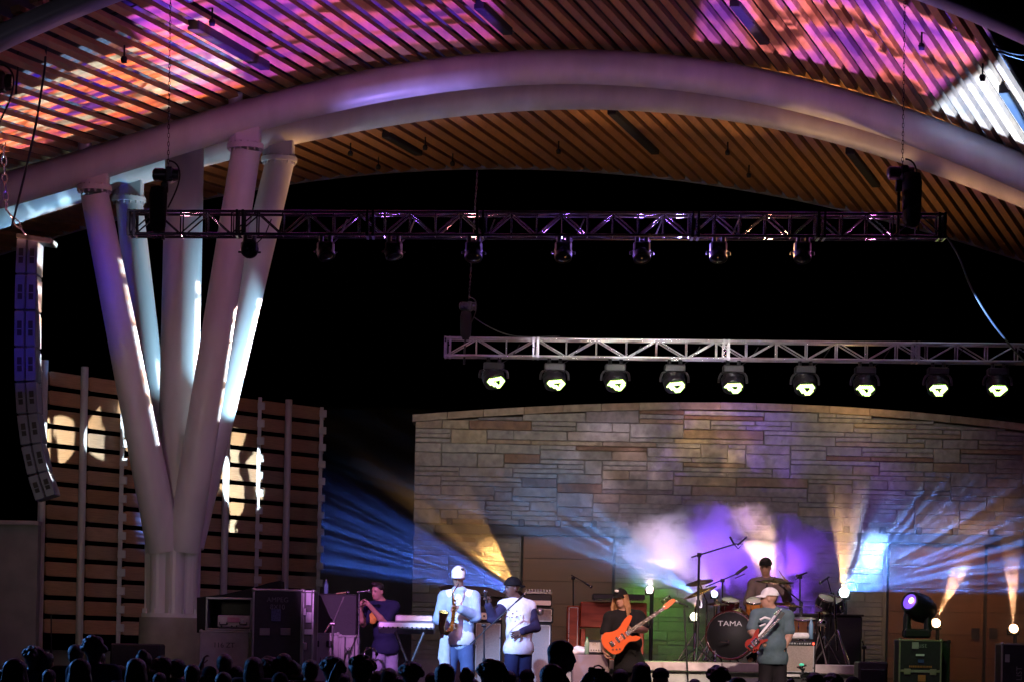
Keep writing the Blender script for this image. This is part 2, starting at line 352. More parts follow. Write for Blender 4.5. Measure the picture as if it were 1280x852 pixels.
spot(P(1200, 640, 48.3), P(1200, 760, 50), (1, .5, .2), 90, 110, .9, .2, name='door_wash')
spot(P(700, 640, 47.5), P(700, 760, 50), (1, .5, .2), 30, 100, .9, .2, name='door_wash')
# crowd rim light from the stage wings
spot((-11, 36, 4.5), (-4, 25, 1.6), (.12, .35, 1), 2500, 60, .8, .1, name='crowd_backlight')

# ------------------------------------------------------------------ ground and stage (setting)
M_ground = mat('trodden_lawn', (.05, .055, .035), .95, var=.3, scale=3, bump=.4)
M_stage = mat('black_stage_deck', (.03, .03, .032), .5, var=.3, scale=5, bump=.1)
g = MB().add([(-700, -60, 0), (700, -60, 0), (700, 1400, 0), (-700, 1400, 0)], [(0, 1, 2, 3)]).build('ground', M_ground); tag(g, kind='structure')
st = MB().box((-1.5, 45, SF/2+.002), (30, 22.6, SF-.004)).build('stage_floor', M_stage); tag(st, kind='structure')

# ------------------------------------------------------------------ canopy: arches, slats
Ay = curve([0, 110, 200, 300, 430, 540, 640, 720, 800, 900, 1000, 1100, 1200, 1280], [240, 203, 181, 151, 116, 93, 85, 84.5, 88, 99, 120, 145, 183, 217], 5)
By = curve([0, 103, 255, 290, 375, 430, 500, 560, 620, 700, 760, 860, 960, 1060, 1150, 1200, 1280], [265, 231, 187, 178, 158, 148, 136, 125.5, 119.5, 116.5, 116.5, 124, 139.5, 162.5, 190, 207, 239], 5)
Ey = curve([60, 94, 256, 380, 460, 540, 620, 700, 780, 860, 920, 1000, 1100, 1194, 1278], [299, 288, 247, 228, 217, 211, 209.5, 212, 217, 226, 235, 250, 272, 300, 325], 4)
Cy = lambda x: 3.67e-4*(x-650)**2-107
ZA, ZB, ZE, ZCC = 42.0, 44.6, 53.0, 36.0
canopy = thing('stage_canopy', 'arched canopy over the stage, cedar slats carried by paired white tubular steel arches', 'canopy', P(640, 100, 43)*1.0)
def arch(name, f, Z, px, lo=-260, hi=1560):
    pts = [P(x, f(x), Z) for x in np.linspace(lo, hi, 90)]
    return MB().tube(pts, px/2/F*Z, 24).build(name, M_steel, canopy)
a1 = arch('steel_arch', Ay, ZA, 43); arch('steel_arch', By, ZB, 41.5); 
msl = curve([-300, 100, 250, 380, 500, 615, 740, 800, 985, 1050, 1160, 1300, 1700], [.13, .22, .33, .43, .58, .75, .92, 1.0, 1.22, 1.31, 1.4, 1.5, 1.72], 4)
def hit(x0, y0, m, f, up):                              # where the line through (x0,y0) of slope m meets curve f
    lo, hi = (x0-1500, x0+3) if up else (x0, x0+1500)
    g0 = lambda x: y0+m*(x-x0)-f(x)
    xs = np.linspace(x0, lo if up else hi, 1200); prev = g0(xs[0])
    for q in xs[1:]:
        v = g0(q)
        if (v <= 0 and prev > 0) or (v >= 0 and prev < 0): return q, f(q)
        prev = v
    return None
Atop = lambda x: Ay(x)-27
Bbot = lambda x: By(x)+20
slats = []
for i in range(-16, 66):
    x0 = 20+21*i; y0 = Bbot(x0); m = msl(x0)
    h0 = hit(x0, y0, m, Ey, False); h1 = hit(x0, y0, m, Atop, True)
    if not h0 or not h1: continue
    pb, pa = P(*h0, ZE), P(*h1, ZA); d = (pa-pb)/(ZE-ZA)
    slats.append((pb, pb+d*(ZE-33.0)))
SX = [s for s in slats]
def unit_plank():
    b = MB().rbox((0, 0, 0), (1, 1, 1), .03); me = bpy.data.meshes.new('slat'); me.from_pydata(b.v, [], b.f); me.materials.append(M_wood_roof); return me
CZ = None
for k in range(len(SX)):
    pb, pf = SX[k]; nb = SX[min(k+1, len(SX)-1)] if k < len(SX)-1 else SX[k-1]
    wb, wf = (nb[0]-pb).length*.3, (nb[1]-pf).length*.235
    b = MB(); ls = (pf-pb).normalized(); mid = ((nb[0]+nb[1])/2-(pb+pf)/2); side = (mid-ls*mid.dot(ls)).normalized()
    if k == len(SX)-1: side = -side
    up = side.cross(ls); up = up if up.z > 0 else -up; th = .075
    vs = []
    for p, wd in ((pb, wb), (pf, wf)):
        for a, h in ((-1, 0), (1, 0), (1, 1), (-1, 1)): vs.append(p+side*(a*wd)+up*(h*th))
    b.add(vs, [(0, 1, 5, 4), (1, 2, 6, 5), (2, 3, 7, 6), (3, 0, 4, 7), (3, 2, 1, 0), (4, 5, 6, 7)]).build('slat', M_wood_roof, canopy)
# deck above the slats, one sheet with thickness
vs = []; fs = []
for k, (pb, pf) in enumerate(SX):
    for q in (0, .33, .66, 1): vs.append(pb.lerp(pf, q)+Vector((0, 0, .26)))
for k in range(len(SX)-1):
    for q in range(3): fs.append((k*4+q, k*4+q+1, k*4+q+5, k*4+q+4))
n = len(vs); vs2 = [v+Vector((0, 0, .12)) for v in vs]
MB().add(vs+vs2, fs+[tuple(i+n for i in f[::-1]) for f in fs]).build('roof_deck', M_deck, canopy)
# back fascia: a rail along the rear ends of the slats
pts = [s[0]+Vector((0, .06, .10)) for s in SX]
b = MB()
for p0, p1 in zip(pts[:-1], pts[1:]):
    b.add([p0+Vector((0, 0, -.11)), p1+Vector((0, 0, -.11)), p1+Vector((0, 0, .3)), p0+Vector((0, 0, .3)), p0+Vector((0, .08, -.11)), p1+Vector((0, .08, -.11)), p1+Vector((0, .08, .3)), p0+Vector((0, .08, .3))],
          [(0, 1, 2, 3), (5, 4, 7, 6), (4, 5, 1, 0), (3, 2, 6, 7)])
b.build('rear_fascia', mat('grey_fascia', (.2, .2, .21), .6), canopy)
# transverse purlin just above arch A (its ends show as little pale tabs)
def on_slat(k, Z):
    pb, pf = SX[k]; t = (pb.y-Z)/(pb.y-pf.y); return pb.lerp(pf, t)
b = MB(); pts = [on_slat(k, ZA+.15)+Vector((0, 0, .17)) for k in range(len(SX))]
b.tube(pts, .07, 8); b.build('purlin', M_deck, canopy)
b = MB(); pts = [on_slat(k, ZB+.1)+Vector((0, 0, .19)) for k in range(len(SX))]
b.tube(pts, .07, 8); b.build('purlin', M_deck, canopy)
# linear fixtures sunk between slats
def slat_near(x, y):
    best = None
    for k in range(len(SX)-1):
        for Z in np.linspace(34, 52.5, 60):
            p = on_slat(k, Z); u = p.x/p.y*F; v = (p.z-ZC)/p.y*F
            px, py = 640+u*cr+v*sr, HY-(-u*sr+v*cr)
            d = (px-x)**2+(py-y)**2
            if best is None or d < best[0]: best = (d, k, Z)
    return best[1], best[2]
zl = [slat_near(x, Cy(x))[1] for x in (40, 1240)]; ZCC = min(zl)-.9; print('near arch', zl)
arch('steel_arch', Cy, ZCC, 32)
for (xa, ya, xb, yb) in ((228, 35, 322, 88), (592, 0, 625, 30), (912, 0, 948, 45), (470, 166, 512, 188), (750, 141, 792, 182), (1054, 184, 1084, 227), (1246, 100, 1290, 190)):
    k, Z1 = slat_near(xa, ya); k2, Z2 = slat_near(xb, yb)
    gap = lambda Z: on_slat(k, Z).lerp(on_slat(min(k+1, len(SX)-1), Z), .5)
    a, c = gap(max(Z1, 33.5)), gap(Z2); dr = (c-a).normalized()
    R = dr.to_track_quat('Y', 'Z').to_matrix()
    MB().rbox((a+c)/2+Vector((0, 0, -.02)), (.15, (c-a).length, .14), .015, R).build('strip_light', M_matte, canopy)
# sprinkler drops and small hooks under the soffit
for (x, y) in ((157, 53), (262, 20), (436, 184), (472, 200), (530, 171), (565, 192), (912, 175), (940, 207), (1160, 41), (1230, 82), (1253, 60), (700, 170), (1227, 85)):
    k, Z = slat_near(x, y); p = on_slat(k, Z)
    b = MB().cyl(p+Vector((0, 0, .03)), p+Vector((0, 0, -.14)), .012, n=6)
    b.lathe(p+Vector((0, 0, -.17)), [(.0, -.05), (.035, -.05), (.045, 0), (.03, .03), (0, .03)], 10)
    b.build('sprinkler', M_matte, canopy)

# ------------------------------------------------------------------ branching column
col = thing('branching_column', 'white steel column of five splayed tubes on a fluted shaft and concrete plinth', 'column', PX(213, SF, 43.4))
def leg(x0, y0, Z0, x1, y1, Z1, w0, w1):
    a, c = P(x0, y0, Z0), P(x1, y1, Z1)
    return MB().cyl(a, c, w0/2/F*Z0, w1/2/F*Z1, 28).build('leg', M_steel, col)
leg(118, 242, ZA, 206, 686, 43.2, 35, 45)
leg(161, 252, ZB, 211, 682, 43.7, 34, 40)
leg(231, 186, 43.4, 220, 684, 43.4, 48, 50)
leg(308, 186, ZA, 229, 686, 43.2, 37, 42)
leg(350, 202, ZB, 236, 682, 43.7, 36, 38)
for (x, y, Z, wd, f) in ((118, 236, ZA, 33, Ay), (161, 250, ZB, 32, By), (307, 184, ZA, 35, Ay), (349, 200, ZB, 34, By)):
    s = Z/F
    b = MB(); c = P(x, y, Z)
    b.box(c+Vector((-6*s, 0, .0)), (.04, wd*1.05*s, .01))
    top = P(x-5, f(x)-26, Z)
    b.cyl(P(x-wd*.36, y, Z), P(x-wd*.36, f(x)-30, Z), 9*s, n=14)
    b.rbox((c+P(x, f(x), Z))/2+Vector((3*s, 0, .04)), (wd*.92*s, wd*.7*s, (f(x)-y)*-s+.1), .02)
    b.build('saddle_bracket', M_steel, col)
    b = MB(); b.cyl(c+Vector((0, 0, -.035)), c+Vector((0, 0, .035)), wd*.66*s, n=28)
    for q in range(14):
        t = 2*math.pi*q/14; p = c+Vector((math.cos(t)*wd*.57*s, math.sin(t)*wd*.57*s, 0)); b.cyl(p+Vector((0, 0, -.075)), p+Vector((0, 0, .065)), .018, n=6)
    b.build('flange', M_steel, col)
c0 = PX(213, SF, 43.4); zt = P(216, 680, 43.4).z; zb = P(213, 768, 43.4).z
b = MB(); n = 60; vs = []; fs = []
for z_, R0 in ((zb, .37), (zb+.3, .37), (zt, .385), (zt+.12, .36)):
    for i in range(n):
        t = 2*math.pi*i/n; r = R0-.03+.08*abs(math.sin(t*3.5)); vs.append(Vector((c0.x+r*math.cos(t), c0.y+r*math.sin(t), z_)))
for k in range(3):
    for i in range(n): j = (i+1) % n; fs.append((k*n+i, k*n+j, k*n+n+j, k*n+n+i))
fs.append(tuple(range(3*n, 4*n))); b.add(vs, fs).build('fluted_shaft', M_steel, col)
b = MB()
for i in range(8):
    t = 2*math.pi*i/8+.2; d = Vector((math.cos(t), math.sin(t), 0)); R = Matrix.Rotation(t, 3, 'Z')
    b.box(Vector((c0.x, c0.y, (zb+zt)/2))+d*.385, (.06, .018, zt-zb), R)
b.build('fin', M_steel, col)
b = MB().cyl((c0.x, c0.y, zb-.04), (c0.x, c0.y, zb+.02), .46, n=32)
for i in range(12):
    t = 2*math.pi*i/12; b.cyl((c0.x+.43*math.cos(t), c0.y+.43*math.sin(t), zb), (c0.x+.43*math.cos(t), c0.y+.43*math.sin(t), zb+.09), .02, n=6)
b.build('base_plate', M_steel, col)
MB().cyl((c0.x, c0.y, SF), (c0.x, c0.y, zb-.04), .5, .49, n=40).build('plinth', M_concrete, col)

# ------------------------------------------------------------------ slatted screen behind the column
def SZ(x): return 46+(x-50)/350*6.0                     # depth of the screen along its run
scr = thing('slatted_screen', 'tall screen of horizontal cedar slats on pale steel posts standing behind the column', 'screen', PX(230, SF, 49))
def top_y(x): return 459+(x-60)*.158
posts = [(58, 'plain', 0), (108, 'plain', 6), (156, 'block', 24), (286, 'plain', 30), (326, 'block', 0), (362, 'plain', 4), (403, 'block', 0)]
zbot = 1.62
for x, kind, dy in posts:
    Z = SZ(x); yt = top_y(x)-4
    zt_ = P(x, yt, Z).z; X = P(x, yt, Z).x
    if kind == 'plain':
        MB().cyl((X, Z-.18, SF), (X, Z-.18, zt_+.04), .062, n=14).build('post', M_steel, scr)
    else:
        po = MB().box((X, Z-.13, (SF+zt_)/2), (.06, .08, zt_-SF)).build('post', M_steel, scr)
ns = 15
segs = [(58, 108), (108, 156), (156, 211), (211, 286), (286, 326), (326, 362), (362, 403)]
# slats are placed by world height so that each course is level
z_hi0 = P(60, 463, SZ(60)).z; pitch = .305
for (xa, xb) in segs:
    Xa, Xb = P(xa, 600, SZ(xa)), P(xb, 600, SZ(xb))
    d = Vector((Xb.x-Xa.x, Xb.y-Xa.y, 0)); L = d.length; ang = math.atan2(d.y, d.x)
    zt_ = min(P(xa, top_y(xa), SZ(xa)).z, P(xb, top_y(xb), SZ(xb)).z)+.03
    k = 0
    while True:
        zc_ = z_hi0-.12-k*pitch; k += 1
        if zc_+.12 > zt_+.06: continue
        if zc_ < zbot+.1: break
        q = MB().rbox((0, 0, 0), (1, 1, 1), .06)
        me = _unit.get('slatm')
        if me is None:
            me = bpy.data.meshes.new('screen_slat'); me.from_pydata(q.v, [], q.f); me.materials.append(M_wood_slat); _unit['slatm'] = me
        Mx = Matrix.Translation(((Xa.x+Xb.x)/2, (Xa.y+Xb.y)/2, zc_))@Matrix.Rotation(ang, 4, 'Z')@Matrix.Rotation(rad(-6+random.uniform(-2, 2)), 4, 'X')@Matrix.Diagonal((L-.015, .035, .226, 1))
        piece('slat', me, Mx, scr)
for x, kind, dy in posts:
    if kind == 'block':
        Z = SZ(x); X = P(x, 600, Z).x; k = 0; b = None
        while True:
            zc_ = z_hi0-.12-k*pitch; k += 1
            if zc_ > P(x, top_y(x), Z).z: continue
            if zc_ < zbot+.1: break
            me = _unit.get('blk')
            if me is None:
                q = MB().rbox((0, 0, 0), (.13, .05, .13), .008); me = bpy.data.meshes.new('block'); me.from_pydata(q.v, [], q.f); me.materials.append(M_steel); _unit['blk'] = me
            piece('bracket', me, Matrix.Translation((X, Z-.2, zc_)), scr)
low = MB().box((-9.4, 50.6, SF+.3), (9.5, .3, .6), Matrix.Rotation(math.atan2(6, 4.9)*0, 3, 'Z')).build('low_wall', M_concrete, base=(-9.4, 50.6, SF)); tag(low, 'low concrete wall along the back of the stage wing behind the cases', 'wall')
sw = thing('side_wall', 'dim plastered side wall at the far edge behind the hanging speakers', 'wall', PX(10, 0, 44))
xl, xr = P(-120, 700, 44).x, P(46, 700, 44).x
zt_ = P(20, 655, 44).z
b = MB().box(((xl+xr)/2, 44.2, zt_/2), (xr-xl, .3, zt_)); b.build('panel', mat('green_grey_render', (.2, .21, .19), .8, scale=3), sw)
MB().box(((xl+xr)/2, 44.1, zt_+.03), (xr-xl+.05, .36, .06)).build('coping', M_concrete, sw)

# ------------------------------------------------------------------ stone wall
ZW = 50.0
wall_top = curve([516, 600, 700, 780, 900, 1000, 1100, 1180, 1280], [518, 512.5, 506.5, 503.5, 503.5, 506, 511.5, 519, 530], 4)
WX0, WX1 = P(518, 600, ZW).x, P(1345, 600, ZW).x
def wt(X):                                              # top of the wall at world X
    px = 640+(X/ZW*F)*cr+4; return P(px, wall_top(px)+9, ZW).z
wallo = thing('stone_wall', 'backstage wall of coursed buff and rust sandstone with a gently arched top', 'wall', (0, ZW, SF))
zlint = P(640, 657, ZW).z; zlb = zlint-.16
STC = [(.36, .335, .29), (.38, .355, .30), (.345, .325, .29), (.39, .36, .30), (.36, .32, .265), (.33, .31, .28), (.37, .34, .285), (.40, .375, .325), (.37, .335, .28), (.34, .305, .255), (.37, .305, .225), (.33, .24, .15), (.40, .33, .22), (.37, .35, .31), (.26, .16, .1), (.39, .365, .315), (.355, .33, .28), (.24, .21, .19), (.375, .35, .295), (.35, .27, .19), (.365, .345, .30), (.385, .36, .31)]
M_stone = perobj('sandstone', STC, .85, .9, 9, None, .28)
UH, UW = .082, .155
def pack(x0, x1, z0, z1, topf):
    nx, nz = int(round((x1-x0)/UW)), int(math.ceil((z1-z0)/UH)); occ = np.zeros((nz, nx), bool); out = []
    for j in range(nz):
        for i in range(nx):
            if occ[j, i]: continue
            wmax = 0
            while i+wmax < nx and not occ[j, i+wmax]: wmax += 1
            h = random.choices((1, 2, 3), (8, 7, .8))[0]; wd = random.choice((2, 3, 3, 4, 4, 5, 6, 7, 8))+ (2 if h == 1 else 0)
            if wmax-wd < 2: wd = wmax
            wd = min(wd, wmax); h = min(h, nz-j)
            while h > 1 and occ[j:j+h, i:i+wd].any(): h -= 1
            occ[j:j+h, i:i+wd] = True
            out.append((x0+i*UW, x0+(i+wd)*UW, z0+j*UH, z0+(j+h)*UH))
    return out
rects = pack(WX0, WX1, zlint+.02, wt(0)+.5, wt)
dX = [P(650, 740, ZW).x, P(768, 740, ZW).x, P(1108, 740, ZW).x]
low_rects = []
for (xa, xb) in ((WX0, dX[0]), (dX[1], dX[2])):
    low_rects += [(a, b_, c, d) for (a, b_, c, d) in pack(xa, xb, SF, zlb-.02, wt) if d <= zlb+.03]
stones = []
for (a, b_, c, d) in rects:
    ta, tb = wt(a)-.0, wt(b_)-.0
    if c > min(ta, tb)-.03: continue
    g_ = .0035
    q = [(a+g_, c+g_), (b_-g_, c+g_), (b_-g_, min(d-g_, tb)), (a+g_, min(d-g_, ta))]; stones.append(q)
for (a, b_, c, d) in low_rects:
    g_ = .0035; stones.append([(a+g_, c+g_), (b_-g_, c+g_), (b_-g_, min(d, zlb)-g_), (a+g_, min(d, zlb)-g_)])
stones.sort(key=lambda q: -(q[1][0]-q[0][0])*(q[2][1]-q[1][1]))
rest = MB()
def stone_mb(b, q):
    pr = random.uniform(.0, .055); y = ZW-.05-pr; ch = .012
    cx = sum(p[0] for p in q)/4; cz = sum(p[1] for p in q)/4
    f = [Vector((p[0]+(ch if p[0] < cx else -ch), y-.012+random.uniform(-.006, .006), p[1]+(ch if p[1] < cz else -ch)*.6)) for p in q]
    m_ = [Vector((p[0], y, p[1])) for p in q]; r = [Vector((p[0], ZW+.02, p[1])) for p in q]
    vs = f+m_+r; fs = [(0, 1, 2, 3)]
    for i in range(4): j = (i+1) % 4; fs += [(i, i+4, j+4, j), (i+4, i+8, j+8, j+4)]
    return b.add(vs, fs)
for i, q in enumerate(stones):
    if i < 300: stone_mb(MB(), q).build('stone', M_stone, wallo)
    else: stone_mb(rest, q)
if rest.v: tag(rest.build('small_stone', M_stone, wallo), kind='stuff')
print('stones', len(stones))
# mortar core
xs = np.linspace(WX0+.02, WX1, 40); vs = []; fs = []
for x in xs:
    for y_, z_ in ((ZW, zlb), (ZW, wt(x)-.02), (ZW+.6, wt(x)-.02), (ZW+.6, zlb)): vs.append(Vector((x, y_, z_)))
for k in range(len(xs)-1):
    for q in range(4): r = (q+1) % 4; fs.append((k*4+q, k*4+r, k*4+4+r, k*4+4+q))
fs += [(0, 1, 2, 3), (len(vs)-1, len(vs)-2, len(vs)-3, len(vs)-4)]
b = MB().add(vs, fs)
for (xa, xb) in ((WX0+.02, dX[0]), (dX[1], dX[2])): b.box(((xa+xb)/2, ZW+.3, (SF+zlb)/2), (xb-xa, .6, zlb-SF-.01))
b.build('mortar_core', mat('mortar', (.3, .28, .24), .95, bump=.3, scale=20), wallo)
# cap stones
x = WX0-.05; M_cap = perobj('cap_stone', [(.4, .3, .19), (.38, .31, .22), (.42, .34, .24), (.36, .27, .18)], .85, .4, 8)
while x < WX1:
    L = random.uniform(.6, .72); a, c = x, min(x+L-.008, WX1)
    za, zc_ = wt(a)+.005, wt(c)+.005; h = .12
    vs = [Vector((p, yy, zz)) for yy in (ZW-.12, ZW+.65) for p, zz in ((a, za), (c, zc_), (c, zc_+h), (a, za+h))]
    MB().add(vs, [(0, 1, 2, 3), (7, 6, 5, 4), (1, 0, 4, 5), (2, 1, 5, 6), (3, 2, 6, 7), (0, 3, 7, 4)]).build('cap_stone', M_cap, wallo); x += L
# steel lintel with brackets
M_lint = mat('dark_steel_lintel', (.045, .045, .05), .55, .3, scale=6)
xL0, xL1 = P(544, 662, ZW).x, WX1
b = MB(); b.rbox(((xL0+xL1)/2, ZW-.12, zlint-.08), (xL1-xL0, .16, .155), .01); b.build('steel_lintel', M_lint, wallo)
k = 0; px = 562
while px < 1330:
    X = P(px, 655, ZW).x; MB().rbox((X, ZW-.15, zlint+.055), (.1, .16, .12), .01).build('bracket', M_lint, wallo); px += 45
# wooden doors under the lintel
M_door = perobj('stained_door_board', [(.27, .11, .035), (.24, .095, .03), (.3, .125, .04), (.26, .105, .035)], .5, .12, 3, (.6, 4, 7), .2)
def door(xa, xb, hx, label, lab):
    Xa, Xb = P(xa, 740, ZW).x+.015, P(xb, 740, ZW).x-.015
    d = thing('stage_door', label, 'door', ((Xa+Xb)/2, ZW, SF))
    z = SF+.01; H = (zlb-.01-SF)/7
    for i in range(7):
        MB().rbox(((Xa+Xb)/2, ZW+.02+random.uniform(-.004, .004), z+H/2), (Xb-Xa, .05, H-.008), .006).build('board', M_door, d); z += H
    MB().box(((Xa+Xb)/2, ZW+.09, (SF+zlb)/2), (Xb-Xa-.02, .06, zlb-SF-.03)).build('backing', M_matte, d)
    if hx:
        p = P(hx, 791, ZW); MB().rbox((p.x, ZW-.03, p.z), (.14, .05, .19), .012).build('pull_plate', M_black, d)
    return d
door(652, 766, None, 'rust brown boarded stage door behind the organ, under the steel lintel', 0)
door(1110, 1231, 1219, 'orange brown boarded sliding door beside the large moving head, pull plate at its edge', 0)
door(1233, 1344, 1241, 'orange brown boarded sliding door at the frame edge behind the second amber beam', 0)
MB().box((P(1232, 740, ZW).x, ZW+.13, (SF+zlb)/2), (.08, .02, zlb-SF-.03)).build('door_gap', M_matte, wallo)

# ------------------------------------------------------------------ trusses
def truss(name, label, A, B, s, m, r, bays, segs, group=None):
    t = thing(name, label, 'lighting truss', A)
    A, B = Vector(A), Vector(B); d = (B-A); L = d.length; d.normalize(); up = Vector((0, 0, 1)); side = d.cross(up).normalized(); h = s/2
    cor = {(a, b): side*(a*h)+up*(b*h) for a in (-1, 1) for b in (-1, 1)}
    cuts = [0]+segs+[1]
    for c0_, c1_ in zip(cuts[:-1], cuts[1:]):
        p0, p1 = A+d*(L*c0_), A+d*(L*c1_)
        for k in cor: rod('chord', p0+cor[k], p1+cor[k], r, m, t, 10)
    bl = L/bays
    for i in range(bays+1):
        p = A+d*(bl*i)
        for k0, k1 in (((-1, -1), (-1, 1)), ((1, -1), (1, 1)), ((-1, -1), (1, -1)), ((-1, 1), (1, 1))):
            rod('strut', p+cor[k0], p+cor[k1], r*.5, m, t)
        if i < bays:
            q = p+d*bl; f = i % 2
            for ka, kb in (((-1, -1), (-1, 1)), ((1, -1), (1, 1))):
                if f: ka, kb = kb, ka
                rod('brace', p+cor[ka], q+cor[kb], r*.5, m, t)
            ka, kb = ((-1, -1), (1, -1)) if f else ((1, -1), (-1, -1)); rod('brace', p+cor[ka], q+cor[kb], r*.5, m, t)
            if i % 2 == 0: rod('brace', p+cor[(-1, 1)], q+cor[(1, 1)], r*.5, m, t)
    for c_ in segs+[.002, .998]:
        p = A+d*(L*c_)
        for dx in (-.035, .035):
            b = MB(); q = p+d*dx
            for k0, k1 in (((-1, -1), (-1, 1)), ((1, -1), (1, 1)), ((-1, -1), (1, -1)), ((-1, 1), (1, 1))):
                a_, b_ = q+cor[k0], q+cor[k1]; mid = (a_+b_)/2; v = b_-a_
                R = Matrix((d, (v.normalized().cross(d)), v.normalized())).transposed()
                b.box(mid, (.028, .045, v.length+.03), R)
            b.build('end_frame', m, t)
    return t
ZF = 34.0
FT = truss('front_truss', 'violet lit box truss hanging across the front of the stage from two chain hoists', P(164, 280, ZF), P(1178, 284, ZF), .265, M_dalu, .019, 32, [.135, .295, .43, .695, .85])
ZT = 43.0
BT = truss('rear_truss', 'silver box truss over the stone wall carrying the row of lit wash lights', P(558, 434, ZT), P(1345, 443, ZT), .26, M_alu, .02, 21, [.142, .444, .745])

# ------------------------------------------------------------------ hanging lights
M_led = mat('lit_green_white_led', (.8, 1, .5), .4, var=0, emit=(.6, 1, .25), es=5)
M_ledoff = mat('unlit_led', (.05, .06, .05), .2, var=0)
def head_light(name, label, c, n, R, group, lit, m=M_black, top=None, tri=0.0):
    """moving head hung under a truss: clamp, base, yoke, head (> lens, leds)"""
    c = Vector(c); t = thing(name, label, 'stage light', c, group); n = Vector(n).normalized()
    ztop = top if top is not None else c.z+R*2.1
    b = MB(); b.rbox((c.x, c.y, ztop-.09), (R*1.9, R*1.35, .12), .02); b.build('base', m, t)
    for q in (-.5, .5): MB().cyl((c.x+q*R, c.y-.02, ztop-.04), (c.x+q*R, c.y-.02, ztop+.04), .028, n=8).build('clamp', m, t)
    b = MB(); pts = []
    zs = ztop-.15
    for k in range(17):
        a = math.pi*k/16; pts.append(Vector((c.x+R*1.27*math.cos(a), c.y, c.z+min(R*1.25*math.sin(a)**.7, zs-c.z))))
    b.tube(pts, R*.12, 8); b.cyl((c.x, c.y, c.z+R*1.1), (c.x, c.y, ztop-.1), R*.5, n=14); b.build('yoke', m, t)
    b = MB()
    b.lathe(c, [(0, -R*1.1), (R*.55, -R*1.05), (R*.85, -R*.75), (R*.98, -R*.2), (R, R*.35), (R*.98, R*.55), (R*.9, R*.58), (R*.88, R*.5), (0, R*.5)], 26, n)
    for k in range(3): b.lathe(c+n*(-R*.1-k*R*.16), [(R*.98, -.01), (R*1.04, 0), (R*.98, .01)], 26, n)
    h = b.build('head', m, t)
    MB().tube([c+Vector((R*.4, .1, ztop-c.z-.06)), c+Vector((R*1.1, .14, ztop-c.z+.02)), c+Vector((R*1.7, .12, ztop-c.z+.1)), c+Vector((R*2.3, .1, ztop-c.z+.26))], .008, 5).build('power_lead', M_rubber, t)
    if lit:
        x = n.orthogonal().normalized(); 
        ux = Vector((1, 0, 0)); ux = (ux-n*ux.dot(n)).normalized(); uy = n.cross(ux); uy = uy if uy.z > 0 else -uy
        on, off = MB(), MB(); pr = R*.118
        T3 = [Vector((-.78, .45)), Vector((.72, .45)), Vector((.12+tri, -.78))]
        for i in range(-5, 6):
            for j in range(-5, 6):
                p = Vector((i+(j % 2)*.5, j*.866))*pr*1.42
                if p.length > R*.86: continue
                q = p/R
                dd = 9
                for k in range(3):
                    a, e_ = T3[k], T3[(k+1) % 3]; w_ = e_-a; tt = max(0, min(1, (q-a).dot(w_)/w_.dot(w_))); dd = min(dd, (q-a-w_*tt).length)
                o3 = c+n*(R*.53)+ux*p.x+uy*p.y
                (on if dd < .2 else off).cyl(o3, o3+n*.012, pr*.62, n=7, smooth=False)
        tag(on.build('lit_led', M_led, h), kind='stuff'); tag(off.build('dark_led', M_ledoff, h), kind='stuff')
    else:
        MB().lathe(c+n*(R*.52), [(0, .025), (R*.45, .02), (R*.8, 0)], 24, n).build('lens', mat('dark_lens', (.02, .02, .03), .06, var=0, spec=1), h)
    return t
WASH = [(617, 479), (693, 481), (769, 482), (843, 484), (916, 485), (1006, 487), (1081, 488), (1172, 488), (1247, 488)]
ords = ['first (leftmost)', 'second', 'third', 'fourth', 'fifth', 'sixth', 'seventh', 'eighth', 'ninth (rightmost)']
tb = P(640, 447, ZT).z
for i, (x, y) in enumerate(WASH):
    zt_ = P(x, 448+(x-557)*.011, ZT).z; q = 1-i/8
    o = head_light('wash_light', f'lit green-white wash light, {ords[i]} of the nine under the rear truss', P(x, y-7, ZT), (.42-.42*(i/8)**.7+(.05, -.06, .03, .08, -.04, .02, -.07, .06, 0)[i], -1, -1.45+(.1, -.08, .12, 0, -.12, .1, -.05, .12, -.1)[i]), .165, 'lit wash lights under the rear truss', True, top=zt_-.02, tri=.45*q)
    L = bpy.data.lights.new('led_glow', 'SPOT'); L.energy = 45; L.color = (.8, 1, .6); L.spot_size = rad(60); L.shadow_soft_size = .1
    lo = bpy.data.objects.new('led_glow', L); C.objects.link(lo); c_ = P(x, y-7, ZT); n_ = Vector((.42*q, -1, -1.45)).normalized()
    lo.location = c_+n_*.16; lo.rotation_euler = n_.to_track_quat('-Z', 'Y').to_euler()
FR = [(312, 312, (.1, -1, -.2)), (407, 316, (.3, -.6, -1)), (492, 316, (.2, -.3, -1)), (592, 318, (0, -.5, -1)), (704, 318, (0, -.6, -1)), (802, 319, (.1, -.6, -1)), (898, 319, (0, -.5, -1)), (1003, 319, (0, -.6, -1))]
where = ['in front of the white column', 'barely visible right of the column', 'with an orange glint on its rim', 'with a bright violet crescent on its head', 'below the middle of the truss', 'under the brightest violet stretch of the truss', 'last but one before the hoist end', 'nearest the hoist end']
for i, (x, y, n) in enumerate(FR):
    zt_ = P(x, 299, ZF).z
    head_light('moving_head_light', 'unlit black moving head under the front truss, '+where[i], P(x, y, ZF), n, .105, 'unlit moving heads under the front truss', False, top=zt_-.005)
